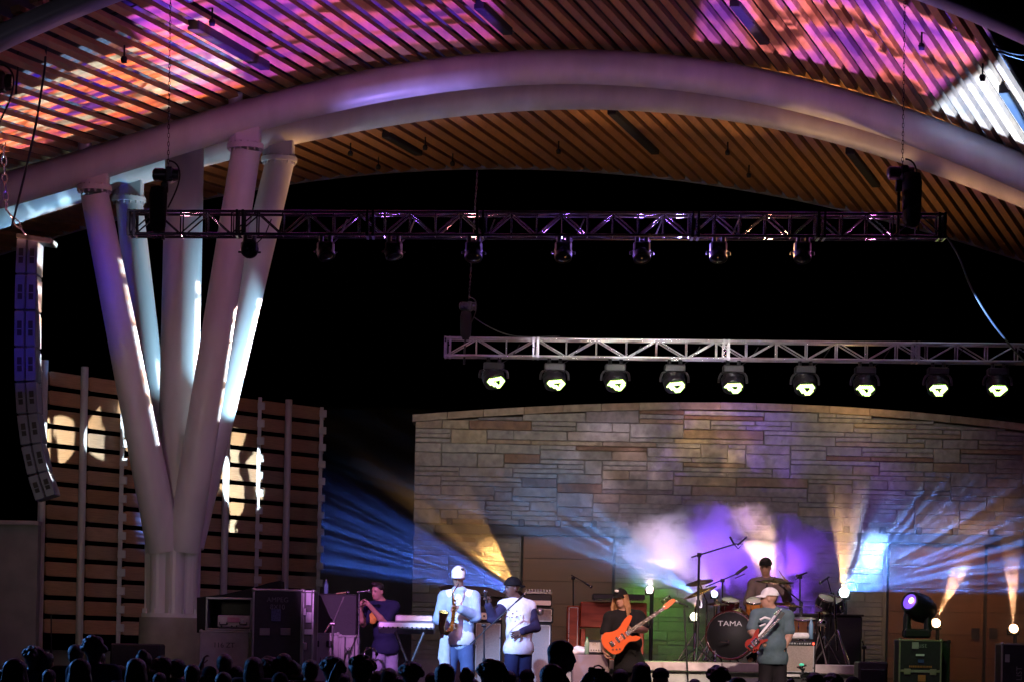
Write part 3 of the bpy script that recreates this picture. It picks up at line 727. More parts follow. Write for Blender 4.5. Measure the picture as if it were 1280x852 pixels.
# bare point lights added along the front truss to put glints on its chords
for i, x in enumerate((480, 590, 705, 800, 850, 960, 1090, 230)):
    L = bpy.data.lights.new('truss_glint_light', 'POINT'); L.energy = (20, 25, 40, 45, 80, 30, 22, 18)[i]; L.color = [(.5, .2, 1), (1, .35, .3), (.35, .15, 1), (.4, .2, 1), (.4, .25, 1), (1, .45, .2), (.8, .2, .6), (1, .4, .5)][i]
    L.shadow_soft_size = .04; o = bpy.data.objects.new('truss_glint_light', L); C.objects.link(o); o.location = P(x, 314, ZF+.42)
# ------------------------------------------------------------------ chain hoists
def chain(b, p0, p1, r=.007, link=.05):
    p0, p1 = Vector(p0), Vector(p1); n = max(2, int((p1-p0).length/link)); d = (p1-p0).normalized()
    for i in range(n):
        c = p0.lerp(p1, (i+.5)/n); x = Vector((1, 0, 0)) if i % 2 else Vector((0, 1, 0)); x = (x-d*x.dot(d)).normalized()
        a = (p1-p0).length/n*.62; ring = [c+d*(a*math.cos(t))+x*(r*1.6*math.sin(t)) for t in [k*math.pi/4 for k in range(9)]]
        b.tube(ring, r*.55, 4, cap=False)
def hoist(label, x, y, Z, ytop, xtop, ybot, bag, s=1, m=M_black):
    t = thing('chain_hoist', label, 'chain hoist', P(x, y, Z), 'chain hoists above the trusses'); u = Z/F*s
    c = P(x, y, Z)
    b = MB(); b.cyl(c+Vector((-16*u, 0, 0)), c+Vector((14*u, 0, 0)), 8.5*u, n=20); b.rbox(c+Vector((2*u, 0, 0)), (10*u, 19*u, 19*u), 2*u); b.ball(c+Vector((-16*u, 0, 0)), (4*u, 8*u, 8*u)); b.build('motor', mat('hoist_motor_housing', (.06, .055, .06), .3, .3, scale=14), t)
    b = MB(); chain(b, c+Vector((0, 0, 9*u)), P(xtop, ytop, Z)); b.build('chain', M_dalu, t)
    b = MB(); q = P(x-6, ybot, Z); b.cyl(c+Vector((-4*u, 0, -8*u)), q, 2.2*u, n=8); b.rbox(c+Vector((-4*u, 0, -16*u)), (9*u, 8*u, 14*u), 1.5*u); b.build('hook', m, t)
    if bag:
        bx, by0, by1, bw = bag
        p0, p1 = P(bx, by0, Z-.12), P(bx, by1, Z-.12); b = MB()
        prof = [(0, 0), (bw*.3, .02), (bw*.46, .12), (bw*.5, .45), (bw*.52, .8), (bw*.42, .96), (0, 1)]
        H = p0.z-p1.z; b.lathe(p1, [(r*u/s, h*H) for r, h in prof[:]], 14); b.build('chain_bag', M_matte, t)
    b = MB(); pts = []
    for k in range(13):
        a = k/12; pts.append(c+Vector(((2+14*math.sin(a*math.pi))*u, -.1, (18*math.cos(a*2.2)-2-30*a*a)*u)))
    b.tube(pts, 1.1*u, 6); b.build('power_cable', M_rubber, t)
    return t
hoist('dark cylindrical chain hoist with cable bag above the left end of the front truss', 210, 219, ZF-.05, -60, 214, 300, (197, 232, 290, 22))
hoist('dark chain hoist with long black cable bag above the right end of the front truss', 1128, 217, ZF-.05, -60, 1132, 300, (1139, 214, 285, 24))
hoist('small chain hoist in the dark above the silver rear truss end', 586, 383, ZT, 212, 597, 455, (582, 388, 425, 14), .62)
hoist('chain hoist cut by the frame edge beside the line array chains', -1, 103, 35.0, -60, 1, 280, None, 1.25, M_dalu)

# ------------------------------------------------------------------ cables
def cable(name, label, pts, r, m=M_rubber, cat='cable'):
    b = MB(); q = [P(*p) for p in pts]; out = []
    for i in range(len(q)-1):
        p0 = q[max(i-1, 0)]; p1, p2 = q[i], q[i+1]; p3 = q[min(i+2, len(q)-1)]
        for k in range(8):
            t = k/8; out.append(.5*((2*p1)+(p2-p0)*t+(2*p0-5*p1+4*p2-p3)*t*t+(3*p1-p0-3*p2+p3)*t**3))
    out.append(q[-1]); return tag(b.tube(out, r, 6).build(name, m, base=q[0]), label, cat)
cable('power_cable', 'black cable loop draped under the near arch, outer of two', [(200, -8, 35.5), (150, 16, 35.5), (108, 32, 35.5), (62, 48, 35.5), (26, 58, 35.5), (22, 90, 35.5), (20, 118, 35.5)], .014)
cable('power_cable', 'black cable running from the near arch down past the white column towards the speakers', [(190, 0, 35.3), (140, 18, 35.3), (100, 36, 35.3), (62, 52, 35.3), (55, 93, 35.3), (44, 160, 35.3), (28, 230, 35.3), (14, 286, 35.3)], .014)
cable('power_cable', 'thin black cable draped below the near arch over the white lit slats', [(1135, -4, 35.5), (1170, 16, 35.5), (1205, 40, 35.5), (1240, 62, 35.5), (1290, 78, 35.5)], .012)
cable('power_cable', 'second thin black cable sagging below the near arch above the pink slats', [(1150, -4, 35.4), (1180, 30, 35.4), (1225, 50, 35.4), (1262, 66, 35.4), (1295, 70, 35.4)], .012)
cable('rigging_cable', 'long slack violet sheened cable from the front truss end to the rear truss', [(1180, 291, ZF), (1198, 320, 35), (1215, 362, 36.5), (1238, 400, 38), (1260, 428, 40), (1290, 462, 42)],   .013, mat('glossy_cable', (.004, .004, .006), .5, var=0))
cable('signal_cable', 'thin cable looping over the silver rear truss beside its hoist', [(592, 396, ZT), (610, 408, ZT), (634, 418, ZT), (660, 421, ZT), (700, 420, ZT)], .009)
# ------------------------------------------------------------------ line array
la = thing('line_array', 'tall curved stack of hanging line array loudspeakers lit blue, at the left edge', 'speaker stack', P(40, 300, 40))
M_spk = mat('speaker_cabinet_paint', (.06, .065, .1), .5, var=.12, scale=5)
MB().rbox(P(46, 301, 40), (.5, .5, .07), .01, Matrix.Rotation(rad(8), 3, 'Y')).build('rigging_frame', M_black, la)
prof = [(37, 322), (35.5, 367), (34.5, 412), (34, 457), (34.5, 500), (37, 540), (42, 578), (50, 614), (60, 645)]
for i in range(8):
    (xa, ya), (xb, yb) = prof[i], prof[i+1]
    if i == 0: pass
    c = P((xa+xb)/2, (ya+yb)/2-22, 40); dv = (P(xb, yb, 40)-P(xa, ya, 40)); tilt = math.atan2(dv.x, -dv.z)
    H = dv.length-.012; R = Matrix.Rotation(-tilt, 3, 'Y')
    cab = MB()
    for sx in (-1, 1): cab.rbox(c+R@Vector((sx*.077, .0, 0)), (.142, .42, H), .012, R)
    cab.rbox(c+R@Vector((0, .25, 0)), (.26, .3, H*.9), .01, R)
    cb = cab.build('speaker_cabinet', M_spk, la)
    for sx in (-1, 1):
        b = MB(); b.rbox(c+R@Vector((sx*.077, -.212, 0)), (.062, .012, H*.42), .004, R); b.build('port', M_matte, cb)
        b = MB(); b.rbox(c+R@Vector((sx*.077, -.222, -.01)), (.064, .014, .014), .004, R); b.build('handle', M_spk, cb)
    b = MB(); b.cyl(c+R@Vector((0, -.2, -H/2+.02)), c+R@Vector((0, -.2, H/2-.02)), .012, n=6); b.build('hinge_bar', M_black, cb)
b = MB(); chain(b, P(1, 118, 39.6), P(8, 262, 39.6), .022, .12); chain(b, P(8, 262, 39.6), P(34, 296, 39.8), .022, .12); b.build('chain', M_dalu, la)

# ------------------------------------------------------------------ figures: one continuous surface per body, grown from rounded limbs
def sdf_mesh(prims, h, cuts=(), pad=.05):
    """prims: ('c', a, b, ra, rb, k) tapered limb | ('e', c, (rx,ry,rz), R or None, k) ellipsoid | minus=True as last item to carve.
    cuts: (point, normal) half-spaces that are kept on the side against the normal. Returns verts, quads."""
    lo = np.full(3, 1e9); hi = -lo
    bb = []
    for p in prims:
        if p[0] == 'c': a, b = np.array(p[1]), np.array(p[2]); r = max(p[3], p[4]); l_, h_ = np.minimum(a, b)-r, np.maximum(a, b)+r
        else: c = np.array(p[1]); r = max(p[2]); l_, h_ = c-r, c+r
        bb.append((l_, h_))
        if not (len(p) > 6 or (p[0] == 'e' and len(p) > 5)): lo = np.minimum(lo, l_); hi = np.maximum(hi, h_)
    lo -= h*3; hi += h*3; n = np.ceil((hi-lo)/h).astype(int)+1
    D = np.full(tuple(n), .25, np.float32)
    ax = [lo[i]+h*np.arange(n[i]) for i in range(3)]
    for p, (l_, h_) in zip(prims, bb):
        i0 = np.maximum(((l_-pad-lo)/h).astype(int), 0); i1 = np.minimum(((h_+pad-lo)/h).astype(int)+2, n)
        if (i1 <= i0).any(): continue
        X = ax[0][i0[0]:i1[0]][:, None, None].astype(np.float32); Y = ax[1][i0[1]:i1[1]][None, :, None].astype(np.float32); Z = ax[2][i0[2]:i1[2]][None, None, :].astype(np.float32)
        if p[0] == 'c':
            a, b, ra, rb, k = p[1], p[2], p[3], p[4], p[5]; minus = len(p) > 6
            d = [b[i]-a[i] for i in range(3)]; L2 = sum(q*q for q in d)+1e-12
            t = np.clip(((X-a[0])*d[0]+(Y-a[1])*d[1]+(Z-a[2])*d[2])/L2, 0, 1)
            s = np.sqrt((X-a[0]-t*d[0])**2+(Y-a[1]-t*d[1])**2+(Z-a[2]-t*d[2])**2)-(ra+(rb-ra)*t)
        else:
            c, r, R, k = p[1], p[2], p[3], p[4]; minus = len(p) > 5
            q = [X-c[0], Y-c[1], Z-c[2]]
            if R is not None: q = [R[0][i]*q[0]+R[1][i]*q[1]+R[2][i]*q[2] for i in range(3)]
            k0 = np.sqrt((q[0]/r[0])**2+(q[1]/r[1])**2+(q[2]/r[2])**2); k1 = np.sqrt((q[0]/r[0]**2)**2+(q[1]/r[1]**2)**2+(q[2]/r[2]**2)**2)+1e-9
            s = k0*(k0-1)/k1
        sub = D[i0[0]:i1[0], i0[1]:i1[1], i0[2]:i1[2]]
        if minus: hh = np.clip(.5-.5*(sub+s)/k, 0, 1); D[i0[0]:i1[0], i0[1]:i1[1], i0[2]:i1[2]] = sub*(1-hh)+(-s)*hh+k*hh*(1-hh)
        else: hh = np.clip(.5+.5*(s-sub)/k, 0, 1); D[i0[0]:i1[0], i0[1]:i1[1], i0[2]:i1[2]] = s*(1-hh)+sub*hh-k*hh*(1-hh)
    for pt, nn in cuts:
        nn = np.array(nn)/np.linalg.norm(nn)
        D = np.maximum(D, ((ax[0][:, None, None]-pt[0])*nn[0]+(ax[1][None, :, None]-pt[1])*nn[1]+(ax[2][None, None, :]-pt[2])*nn[2]).astype(np.float32))
    ins = D < 0
    c8 = np.zeros(tuple(n-1), np.int8)
    for dx in (0, 1):
        for dy in (0, 1):
            for dz in (0, 1): c8 += ins[dx:n[0]-1+dx, dy:n[1]-1+dy, dz:n[2]-1+dz]
    act = (c8 > 0) & (c8 < 8); idx = -np.ones(act.shape, np.int64); cells = np.argwhere(act); idx[act] = np.arange(len(cells))
    acc = np.zeros((len(cells), 3)); cnt = np.zeros(len(cells))
    ci, cj, ck = cells.T
    for a0 in np.ndindex(2, 2, 2):
        for axis in range(3):
            if a0[axis]: continue
            a1 = list(a0); a1[axis] = 1
            d0 = D[ci+a0[0], cj+a0[1], ck+a0[2]]; d1 = D[ci+a1[0], cj+a1[1], ck+a1[2]]
            mk = (d0 < 0) != (d1 < 0); t = np.where(mk, d0/(d0-d1+1e-12), 0)
            pos = np.array(a0, float)[None, :].repeat(len(cells), 0); pos[:, axis] += t
            acc[mk] += pos[mk]; cnt[mk] += 1
    V = (cells+acc/cnt[:, None])*h+lo
    Q = []
    for axis in range(3):
        o = [(1, 2), (2, 0), (0, 1)][axis]
        s0 = [slice(None)]*3; s1 = [slice(None)]*3; s0[axis] = slice(0, -1); s1[axis] = slice(1, None)
        ch = np.argwhere(ins[tuple(s0)] != ins[tuple(s1)])
        ch = ch[(ch[:, o[0]] > 0) & (ch[:, o[1]] > 0)]
        e0 = ins[ch[:, 0], ch[:, 1], ch[:, 2]]
        def cell(da, db): q = ch.copy(); q[:, o[0]] -= da; q[:, o[1]] -= db; return idx[q[:, 0], q[:, 1], q[:, 2]]
        q = np.stack([cell(0, 0), cell(1, 0), cell(1, 1), cell(0, 1)], 1); q[~e0] = q[~e0][:, ::-1]; Q.append(q)
    Q = np.concatenate(Q); Q = Q[(Q >= 0).all(1)]
    return V, Q
def sdf_obj(name, prims, h, m, parent, cuts=(), base=None, push=0):
    V, Q = sdf_mesh(prims, h, cuts)
    b = np.array(BASE[parent.name]) if parent else np.array(base or (0, 0, 0))
    me = bpy.data.meshes.new(name); me.from_pydata((V-b).tolist(), [], Q.tolist()); me.polygons.foreach_set('use_smooth', [True]*len(me.polygons)); me.materials.append(m)
    o = bpy.data.objects.new(name, me); C.objects.link(o)
    if parent: o.parent = parent
    else: o.location = b
    BASE[o.name] = Vector(b); return o
def skin(name, col): return mat(name, col, .5, var=.08, scale=20)
M_skin1 = skin('fair_skin', (.5, .28, .2)); M_skin2 = skin('tan_skin', (.4, .22, .15)); M_skin3 = skin('dark_skin', (.1, .05, .035))
def cloth(name, col, **k): return mat(name, col, .85, var=k.pop('var', .12), scale=14, bump=.35, spec=.2, **k)
def lerp(a, b, t): return Vector(a).lerp(Vector(b), t)
def limb(a, b, ra, rb, k=.02): return ('c', tuple(a), tuple(b), ra, rb, k)
def hand_prims(wr, di, palm_n, curl=.5, s=1.0, thumb=1, spread=.9):
    """palm and five bent fingers; di: from the wrist towards the knuckles, palm_n: the way the palm faces"""
    d = Vector(di).normalized(); n_ = Vector(palm_n); n_ = (n_-d*n_.dot(d)).normalized(); w_ = d.cross(n_)*thumb; wr = Vector(wr); out = []
    for q in (-.026, -.009, .009, .026):
        out.append(limb(wr+w_*q*.7*s+d*.015*s, wr+w_*q*s+d*.088*s, .016*s, .0125*s, .012))
    for i, (q, L) in enumerate(((-.031, .066), (-.011, .078), (.011, .084), (.031, .076))):
        p = wr+w_*q*s+d*.088*s; dd = d; cu = curl*(1.05-.07*i)
        for seg in (.45, .32, .23):
            a = cu*1.15; dd = (dd*math.cos(a)+n_*math.sin(a)).normalized(); nn2 = (n_*math.cos(a)-d*0).normalized()
            e = p+dd*(L*seg*s)+w_*(q*spread*.12*s); out.append(limb(p, e, .0098*s, .0085*s, .004)); p = e
            n_i = (n_-dd*n_.dot(dd)); n_ = n_i.normalized() if n_i.length > .15 else n_
            if n_i.length <= .15: n_ = (-d+n_*.01).normalized()
        n_ = Vector(palm_n); n_ = (n_-d*n_.dot(d)).normalized()
    b0 = wr+w_*.026*s+d*.025*s; b1 = b0+(w_*.55+d*.6+n_*.45).normalized()*.045*s; b2 = b1+(d*.75+n_*.5+w_*.0).normalized()*.034*s; b3 = b2+(d*.7+n_*.6-w_*.3).normalized()*.026*s
    out += [limb(b0, b1, .016*s, .0125*s, .01), limb(b1, b2, .0115*s, .0105*s, .004), limb(b2, b3, .0105*s, .009*s, .004)]
    return out
def head_prims(c, f, up=(0, 0, 1), s=1.0, beard=0):
    """skull, jaw, nose, brow, lips and ears around the centre c, facing f"""
    f = Vector(f).normalized(); u = Vector(up).normalized(); r = f.cross(u).normalized(); u = r.cross(f); c = Vector(c)
    R = Matrix((r, f, u))                                 # rows: axes
    Rl = [[r[i], f[i], u[i]] for i in range(3)]
    W = lambda x, y, z: tuple(c+r*(x*s)+f*(y*s)+u*(z*s))
    e = lambda x, y, z, rx, ry, rz, k=.015, *m: ('e', W(x, y, z), (rx*s, ry*s, rz*s), Rl, k, *m)
    out = [e(0, -.012, .035, .077, .097, .09), e(0, .02, -.03, .064, .078, .085, .03), e(0, .055, -.085, .032, .032, .026, .03),
           e(0, .062, .018, .05, .03, .02, .02), e(0, .098, -.012, .011, .013, .028, .012), e(0, .106, -.03, .015, .013, .011, .01), e(-.012, .1, -.034, .008, .01, .008, .006), e(.012, .1, -.034, .008, .01, .008, .006),
           e(0, .092, -.056, .024, .009, .006, .006), e(0, .09, -.067, .021, .01, .007, .006),
           e(-.03, .088, .008, .014, .014, .009, .008, 1), e(.03, .088, .008, .014, .014, .009, .008, 1),
           e(-.03, .079, .006, .012, .012, .011, .004), e(.03, .079, .006, .012, .012, .011, .004),
           e(-.078, -.005, -.005, .009, .02, .032, .008), e(.078, -.005, -.005, .009, .02, .032, .008)]
    return out, W, Rl
def figure(name, label, group, J, face, m_skin, m_shirt, m_pants, h=.008, up=(0, 0, 1), hands=((.5, (0, 1, 0)), (.5, (0, 1, 0))), bulk=1.0, belly=0.0, sleeve='short', hem=None, hs=1.0, pants_len=1, shirt_extra=(), pants_extra=(), facing=(0, -1, 0), cat='person', shoes=None):
    """J: joints in world space: head, neck, shL, shR, elL, elR, wrL, wrR, hdL, hdR (hand directions), pelvis, hipL, hipR, knL, knR, anL, anR (L = image left)"""
    base = Vector(((J['anL'].x+J['anR'].x)/2, (J['anL'].y+J['anR'].y)/2, min(J['anL'].z, J['anR'].z)-.08))
    t = thing('person', label, cat, base, group)
    fw = Vector(facing).normalized(); B = bulk
    nk = J['neck']; pv = J['pelvis']; ch = lerp(nk, pv, .34); be = lerp(nk, pv, .7); sv = (J['shR']-J['shL']); side = sv.normalized(); up_t = (nk-pv).normalized()
    fw = (fw-side*fw.dot(side)).normalized()
    Rl = [[side[i], fw[i], up_t[i]] for i in range(3)]
    E_ = lambda c, rx, ry, rz, k=.05: ('e', tuple(c), (rx, ry, rz), Rl, k)
    torso = [E_(ch, .155*B, .108*B, .18), E_(be+fw*(.01+belly*.5), .14*B+belly*.3, .1*B+belly, .15, .07), E_(pv+fw*.0, .15*B, .108*B, .12, .06),
             limb(J['shL'], J['shR'], .062*B, .062*B, .05), limb(lerp(nk, J['shL'], .2)-up_t*.02, J['shL'], .05*B, .055*B, .04), limb(lerp(nk, J['shR'], .2)-up_t*.02, J['shR'], .05*B, .055*B, .04)]
    arms = []; 
    for q in 'LR':
        arms += [limb(J['sh'+q], J['el'+q], .052*B, .041*B, .03), limb(J['el'+q], lerp(J['el'+q], J['wr'+q], .3), .04*B, .043*B, .02), limb(lerp(J['el'+q], J['wr'+q], .3), J['wr'+q], .042*B, .027*B, .02)]
    legs = []
    for q in 'LR':
        kn, hp, an = J['kn'+q], J['hip'+q], J['an'+q]
        legs += [limb(hp, kn, .086*B, .056*B, .05), limb(kn, lerp(kn, an, .35), .052*B, .056*B, .02), limb(lerp(kn, an, .35), an, .055*B, .036*B, .02)]
    feet = []
    for q in 'LR':
        an = J['an'+q]; fd = Vector((fw.x+(-.25 if q == 'L' else .25)*side.x, fw.y, 0)).normalized()
        feet += [limb(an+Vector((0, 0, -.03))-fd*.03, an+fd*.15+Vector((0, 0, -.05)), .042, .03, .03)]
    hp_, W, Rh = head_prims(J['head'], face, up, hs)
    neck = [limb(lerp(nk, J['head'], -.1), J['head']-Vector(up)*.05, .058*B, .052, .03)]
    hands_p = []
    for q, hh, th in (('L', hands[0], 1), ('R', hands[1], -1)):
        hands_p += hand_prims(J['wr'+q], J['hd'+q], hh[1], hh[0], 1.0, hh[2] if len(hh) > 2 else th)
    sdf_obj('body', hp_+neck+torso+arms+legs+feet+hands_p, h, m_skin, t)
    g_ = .017
    def fat(ps, g=g_): return [(p[0], p[1], p[2], p[3]+g, p[4]+g, p[5]) if p[0] == 'c' else ('e', p[1], tuple(r+g for r in p[2]), p[3], p[4]) for p in ps]
    sl = []
    for q in 'LR':
        mode = sleeve if isinstance(sleeve, str) else sleeve['LR'.index(q)]
        s_, e_, w_ = J['sh'+q], J['el'+q], J['wr'+q]
        if mode == 'short': sl += [limb(s_, lerp(s_, e_, .78), .075*B, .073*B, .03)]
        elif mode == 'long': sl += [limb(s_, e_, .073*B, .062*B, .03), limb(e_, lerp(e_, w_, .93), .06*B, .044*B, .02), ('e', tuple(e_+Vector((0, 0, -.02))), (.07*B, .07*B, .045), None, .02)]
    hem_ = pv-up_t*(hem if hem is not None else .1)
    shirt = fat(torso, .02)+sl+[E_(hem_+up_t*.08, .188*B, .15*B+belly*.5, .17, .05)]
    fold = []
    rnd = random.Random(len(label))
    for k in range(16):
        a = rnd.uniform(-1, 1); p = lerp(nk, hem_, rnd.uniform(.3, .95))+side*(.13*B*a)+fw*(.115*B*math.sqrt(max(0, 1-a*a))+belly*.6); q = p+side*rnd.uniform(-.07, .07)-up_t*rnd.uniform(.05, .12)
        fold.append(limb(p, q, .02, .011, .014))
    cuts = [(tuple(hem_), (0, 0, -1)), (tuple(nk+up_t*.035+fw*.01), tuple(up_t+fw*.35))]
    sdf_obj('shirt', shirt+fold+list(shirt_extra), h, m_shirt, t, cuts)
    pl = []
    for q in 'LR':
        kn, hp2, an = J['kn'+q], J['hip'+q], J['an'+q]
        pl += [limb(hp2, kn, .098*B, .08*B, .05)]
        if pants_len == 1: pl += [limb(kn, an+Vector((0, 0, .02)), .08*B, .068*B, .03), limb(lerp(kn, an, .9), an, .072, .075, .03)]
    sdf_obj('trousers', [E_(pv, .15*B, .112*B, .11, .05)]+pl+list(pants_extra), h, m_pants, t)
    for k_ in (-1, 1):
        MB().ball(W(k_*.03, .0905, .006), (.0125, .006, .006), 8, 6).build('eye', mat('dark_eye', (.01, .008, .008), .2, var=0), t)
        MB().ball(W(k_*.031, .094, .024), (.019, .008, .0045), 8, 6).build('eyebrow', mat('dark_brow', (.03, .02, .015), .7, var=0), t)
    MB().ball(W(0, .099, -.062), (.021, .007, .0045), 8, 6).build('lips', mat('lip_skin', (.25, .08, .07), .5, var=0), t)
    if shoes: sdf_obj('shoes', fat(feet, .016), h, shoes, t)
    return t, W, Rh
def cap(t, c, f, up, s, m, brimdir=1, brimdown=.1, name='cap', m2=None):
    f = Vector(f).normalized(); u = Vector(up).normalized(); r = f.cross(u).normalized(); u = r.cross(f); Rl = [[r[i], f[i], u[i]] for i in range(3)]; c = Vector(c)
    cr0 = c+u*(.045*s)-f*(.012*s)
    o = sdf_obj(name, [('e', tuple(cr0), (.092*s, .112*s, .1*s), Rl, .01)], .007, m, t, [(tuple(cr0-u*.005*s), tuple(-u))])
    b = MB(); vs = []; top = []; n = 13; bd = f*brimdir
    for row, (dep, ext) in enumerate(((.0, .0), (.5, .5), (1, 1))):
        for i in range(n):
            a = -1.25+2.5*i/(n-1); base_ = cr0+u*(.0)+r*(math.sin(a)*.09*s)+bd*((math.cos(a)*.108+.0)*s)
            p = base_+bd*(.075*s*dep*max(0, math.cos(a*1.05)))-u*(brimdown*.07*s*dep+abs(math.sin(a))*.012*s*dep); vs.append(p)
    m_ = len(vs); vs2 = vs+[p+u*.006 for p in vs]; fs = []
    for rw in range(2):
        for i in range(n-1):
            a0 = rw*n+i; fs.append((a0, a0+1, a0+n+1, a0+n)); fs.append((m_+a0+n, m_+a0+n+1, m_+a0+1, m_+a0))
    for i in range(n-1): fs.append((2*n+i, 2*n+i+1, m_+2*n+i+1, m_+2*n+i))
    b.add(vs2, fs, True); b.build('brim', m2 or m, o)
    return o
def hair(t, c, f, up, s, m, style='short', name='hair'):
    f = Vector(f).normalized(); u = Vector(up).normalized(); r = f.cross(u).normalized(); u = r.cross(f); Rl = [[r[i], f[i], u[i]] for i in range(3)]; c = Vector(c)
    W = lambda x, y, z: c+r*(x*s)+f*(y*s)+u*(z*s)
    if style == 'short':
        pr = [('e', tuple(W(0, -.022, .05)), (.086*s, .1*s, .088*s), Rl, .02), ('e', tuple(W(.01, .05, .115)), (.055*s, .05*s, .032*s), Rl, .03), ('e', tuple(W(0, -.06, -.01)), (.075*s, .05*s, .06*s), Rl, .02)]
        cuts = [(tuple(W(0, .055, .045)), tuple(f*.8-u*.6))]
        return sdf_obj(name, pr, .008, m, t, cuts)
    if style == 'long':
        rnd = random.Random(3); pr = [('e', tuple(W(0, -.03, .03)), (.088*s, .095*s, .09*s), Rl, .02)]
        for k in range(34):
            a = -2.6+5.2*k/33; x, y = math.sin(a)*.082, -math.cos(a)*.09-.005
            if y > .055: continue
            p = W(x, y, .03); L = rnd.uniform(.24, .36); q = p+Vector((rnd.uniform(-.02, .02), -.01, -L*.5))+r*x*.4; e = q+Vector((rnd.uniform(-.035, .035), rnd.uniform(-.02, .01), -L*.5))
            pr += [limb(p, q, .02, .019, .006), limb(q, e, .018, .008, .006)]
        return sdf_obj(name, pr, .008, m, t, [(tuple(W(0, .06, .05)), tuple(f))])

# ------------------------------------------------------------------ the band
M_strings = mat('steel_string', (.6, .6, .6), .25, 1, var=0)
M_brass = mat('lacquered_brass', (.75, .48, .2), .2, 1, var=.1, scale=12)
M_grille = mat('speaker_grille_cloth', (.22, .18, .16), .85, var=.15, scale=60, bump=.2)
M_tolex = mat('black_tolex', (.02, .02, .02), .65, var=.3, scale=40, bump=.2)
def stand_joints(sx, fx, Z, top, scale=1): pass
def V3(x, y, Z): return P(x, y, Z)
def legsJ(J, px, Z, spread=.12, height=None, lean=0, kz=.48):
    pv = J['pelvis']
    s = (J['shR']-J['shL']); s.z = 0; s.normalize(); f = s.cross(Vector((0, 0, 1)))
    for q, k in (('L', -1), ('R', 1)):
        J['hip'+q] = pv+s*(.085*k)-Vector((0, 0, .04))
        J['an'+q] = Vector((pv.x+s.x*spread*k+lean, pv.y+s.y*spread*k, SF+.085))
        J['kn'+q] = lerp(J['hip'+q], J['an'+q], .49)+Vector((0, -.035, 0))
    return J

# singer clasping the microphone on its stand
Z = 40.8
J = dict(head=V3(472, 739, Z), neck=V3(478, 752, Z+.04), shL=V3(463, 759, Z-.05), shR=V3(492, 758, Z+.1), elL=V3(454, 779, Z-.22), elR=V3(481, 779, Z-.16), wrL=V3(450, 762, Z-.36), wrR=V3(461, 755, Z-.32),
         hdL=Vector((.02, -.02, 1)), hdR=Vector((-.75, -.1, .65)), pelvis=V3(482, 806, Z+.05))
legsJ(J, 482, Z, .13)
sing, Wf, Rh = figure('person', 'dark haired singer in navy t-shirt clasping a microphone on its stand', 'band members on stage', J, (-.55, -.85, -.1), M_skin1, cloth('navy_tee', (.018, .022, .06)), cloth('pale_jeans', (.3, .32, .42)),
                      hands=((1.1, (.8, -.4, 0)), (.9, (-.3, -.8, -.5))), bulk=1.08, belly=.02, facing=(-.45, -1, 0), hem=.12)
hair(sing, J['head'], (-.55, -.85, -.1), (0, 0, 1), 1, mat('dark_hair', (.02, .014, .012), .5, bump=.5, scale=60))
M_print = mat('yellow_print', (.75, .4, .05), .8, var=.25, scale=20)
c_ = V3(466, 772, Z-.19)
MB().ball(c_, (.065, .035, .085)).build('chest_print', M_print, sing)
# saxophonist
Z = 38.4
J = dict(head=V3(573, 721, Z-.05), neck=V3(574, 737, Z), shL=V3(556, 746, Z), shR=V3(592, 746, Z), elL=V3(549, 772, Z-.08), elR=V3(594, 769, Z-.1), wrL=V3(560, 785, Z-.32), wrR=V3(574, 760, Z-.34),
         hdL=Vector((.6, -.3, .0)), hdR=Vector((-1, -.2, .15)), pelvis=V3(574, 796, Z))
legsJ(J, 574, Z, .15)
M_denim = cloth('light_denim_shirt', (.38, .47, .62)); M_white = cloth('white_cotton', (.8, .8, .8))
sax, Wf, Rh = figure('person', 'saxophone player in white cap and open light blue shirt over white tee', 'band members on stage', J, (-.1, -1, -.25), M_skin2, M_white, cloth('blue_jeans', (.08, .11, .22)),
                     hands=((.8, (.2, -.2, 1)), (.9, (0, -1, -.4))), bulk=1.1, sleeve='none', facing=(0, -1, 0), hem=.1)
# open over-shirt: shell with a gap at the front
nk, pv = J['neck'], J['pelvis']
pr = [('e', tuple(lerp(nk, pv, .34)), (.2, .148, .2), None, .05), ('e', tuple(lerp(nk, pv, .75)), (.2, .15, .2), None, .06), ('e', tuple(lerp(nk, pv, 1.05)), (.21, .155, .16), None, .06), limb(J['shL'], J['shR'], .088, .088, .05)]
for q in 'LR': pr += [limb(J['sh'+q], J['el'+q], .092, .08, .03), limb(J['el'+q], lerp(J['el'+q], J['wr'+q], .9), .078, .06, .02), ('e', tuple(J['el'+q]+Vector((0, 0, -.03))), (.09, .085, .06), None, .02)]
pr += [limb(nk+Vector((-.05, -.05, .0)), nk+Vector((.05, -.05, .0)), .05, .05, .03)]
pr += [('c', tuple(nk+Vector((-.01, -.16, .02))), tuple(pv+Vector((-.0, -.2, -.35))), .06, .1, .012, 1), ('c', tuple(nk+Vector((0, 0, .1))), tuple(nk+Vector((0, 0, .02))), .075, .06, .01, 1)]
sdf_obj('overshirt', pr, .009, M_denim, sax, [(tuple(pv+Vector((0, 0, -.17))), (0, 0, -1))])
cap(sax, J['head'], (-.1, -1, -.15), (0, 0, 1), 1.05, cloth('white_cap_cotton', (.8, .78, .78)), 1, .5)
MB().ball(V3(578, 711, Z-.13), (.022, .01, .018)).build('cap_badge', M_black, sax.children[-1])
# pale jacket tied at the hip
sdf_obj('waist_cloth', [limb(V3(558, 799, Z-.1), V3(556, 830, Z-.12), .05, .075, .04), limb(V3(553, 800, Z-.08), V3(550, 822, Z-.1), .035, .03, .03)], .01, cloth('pale_cloth', (.6, .58, .62)), sax)
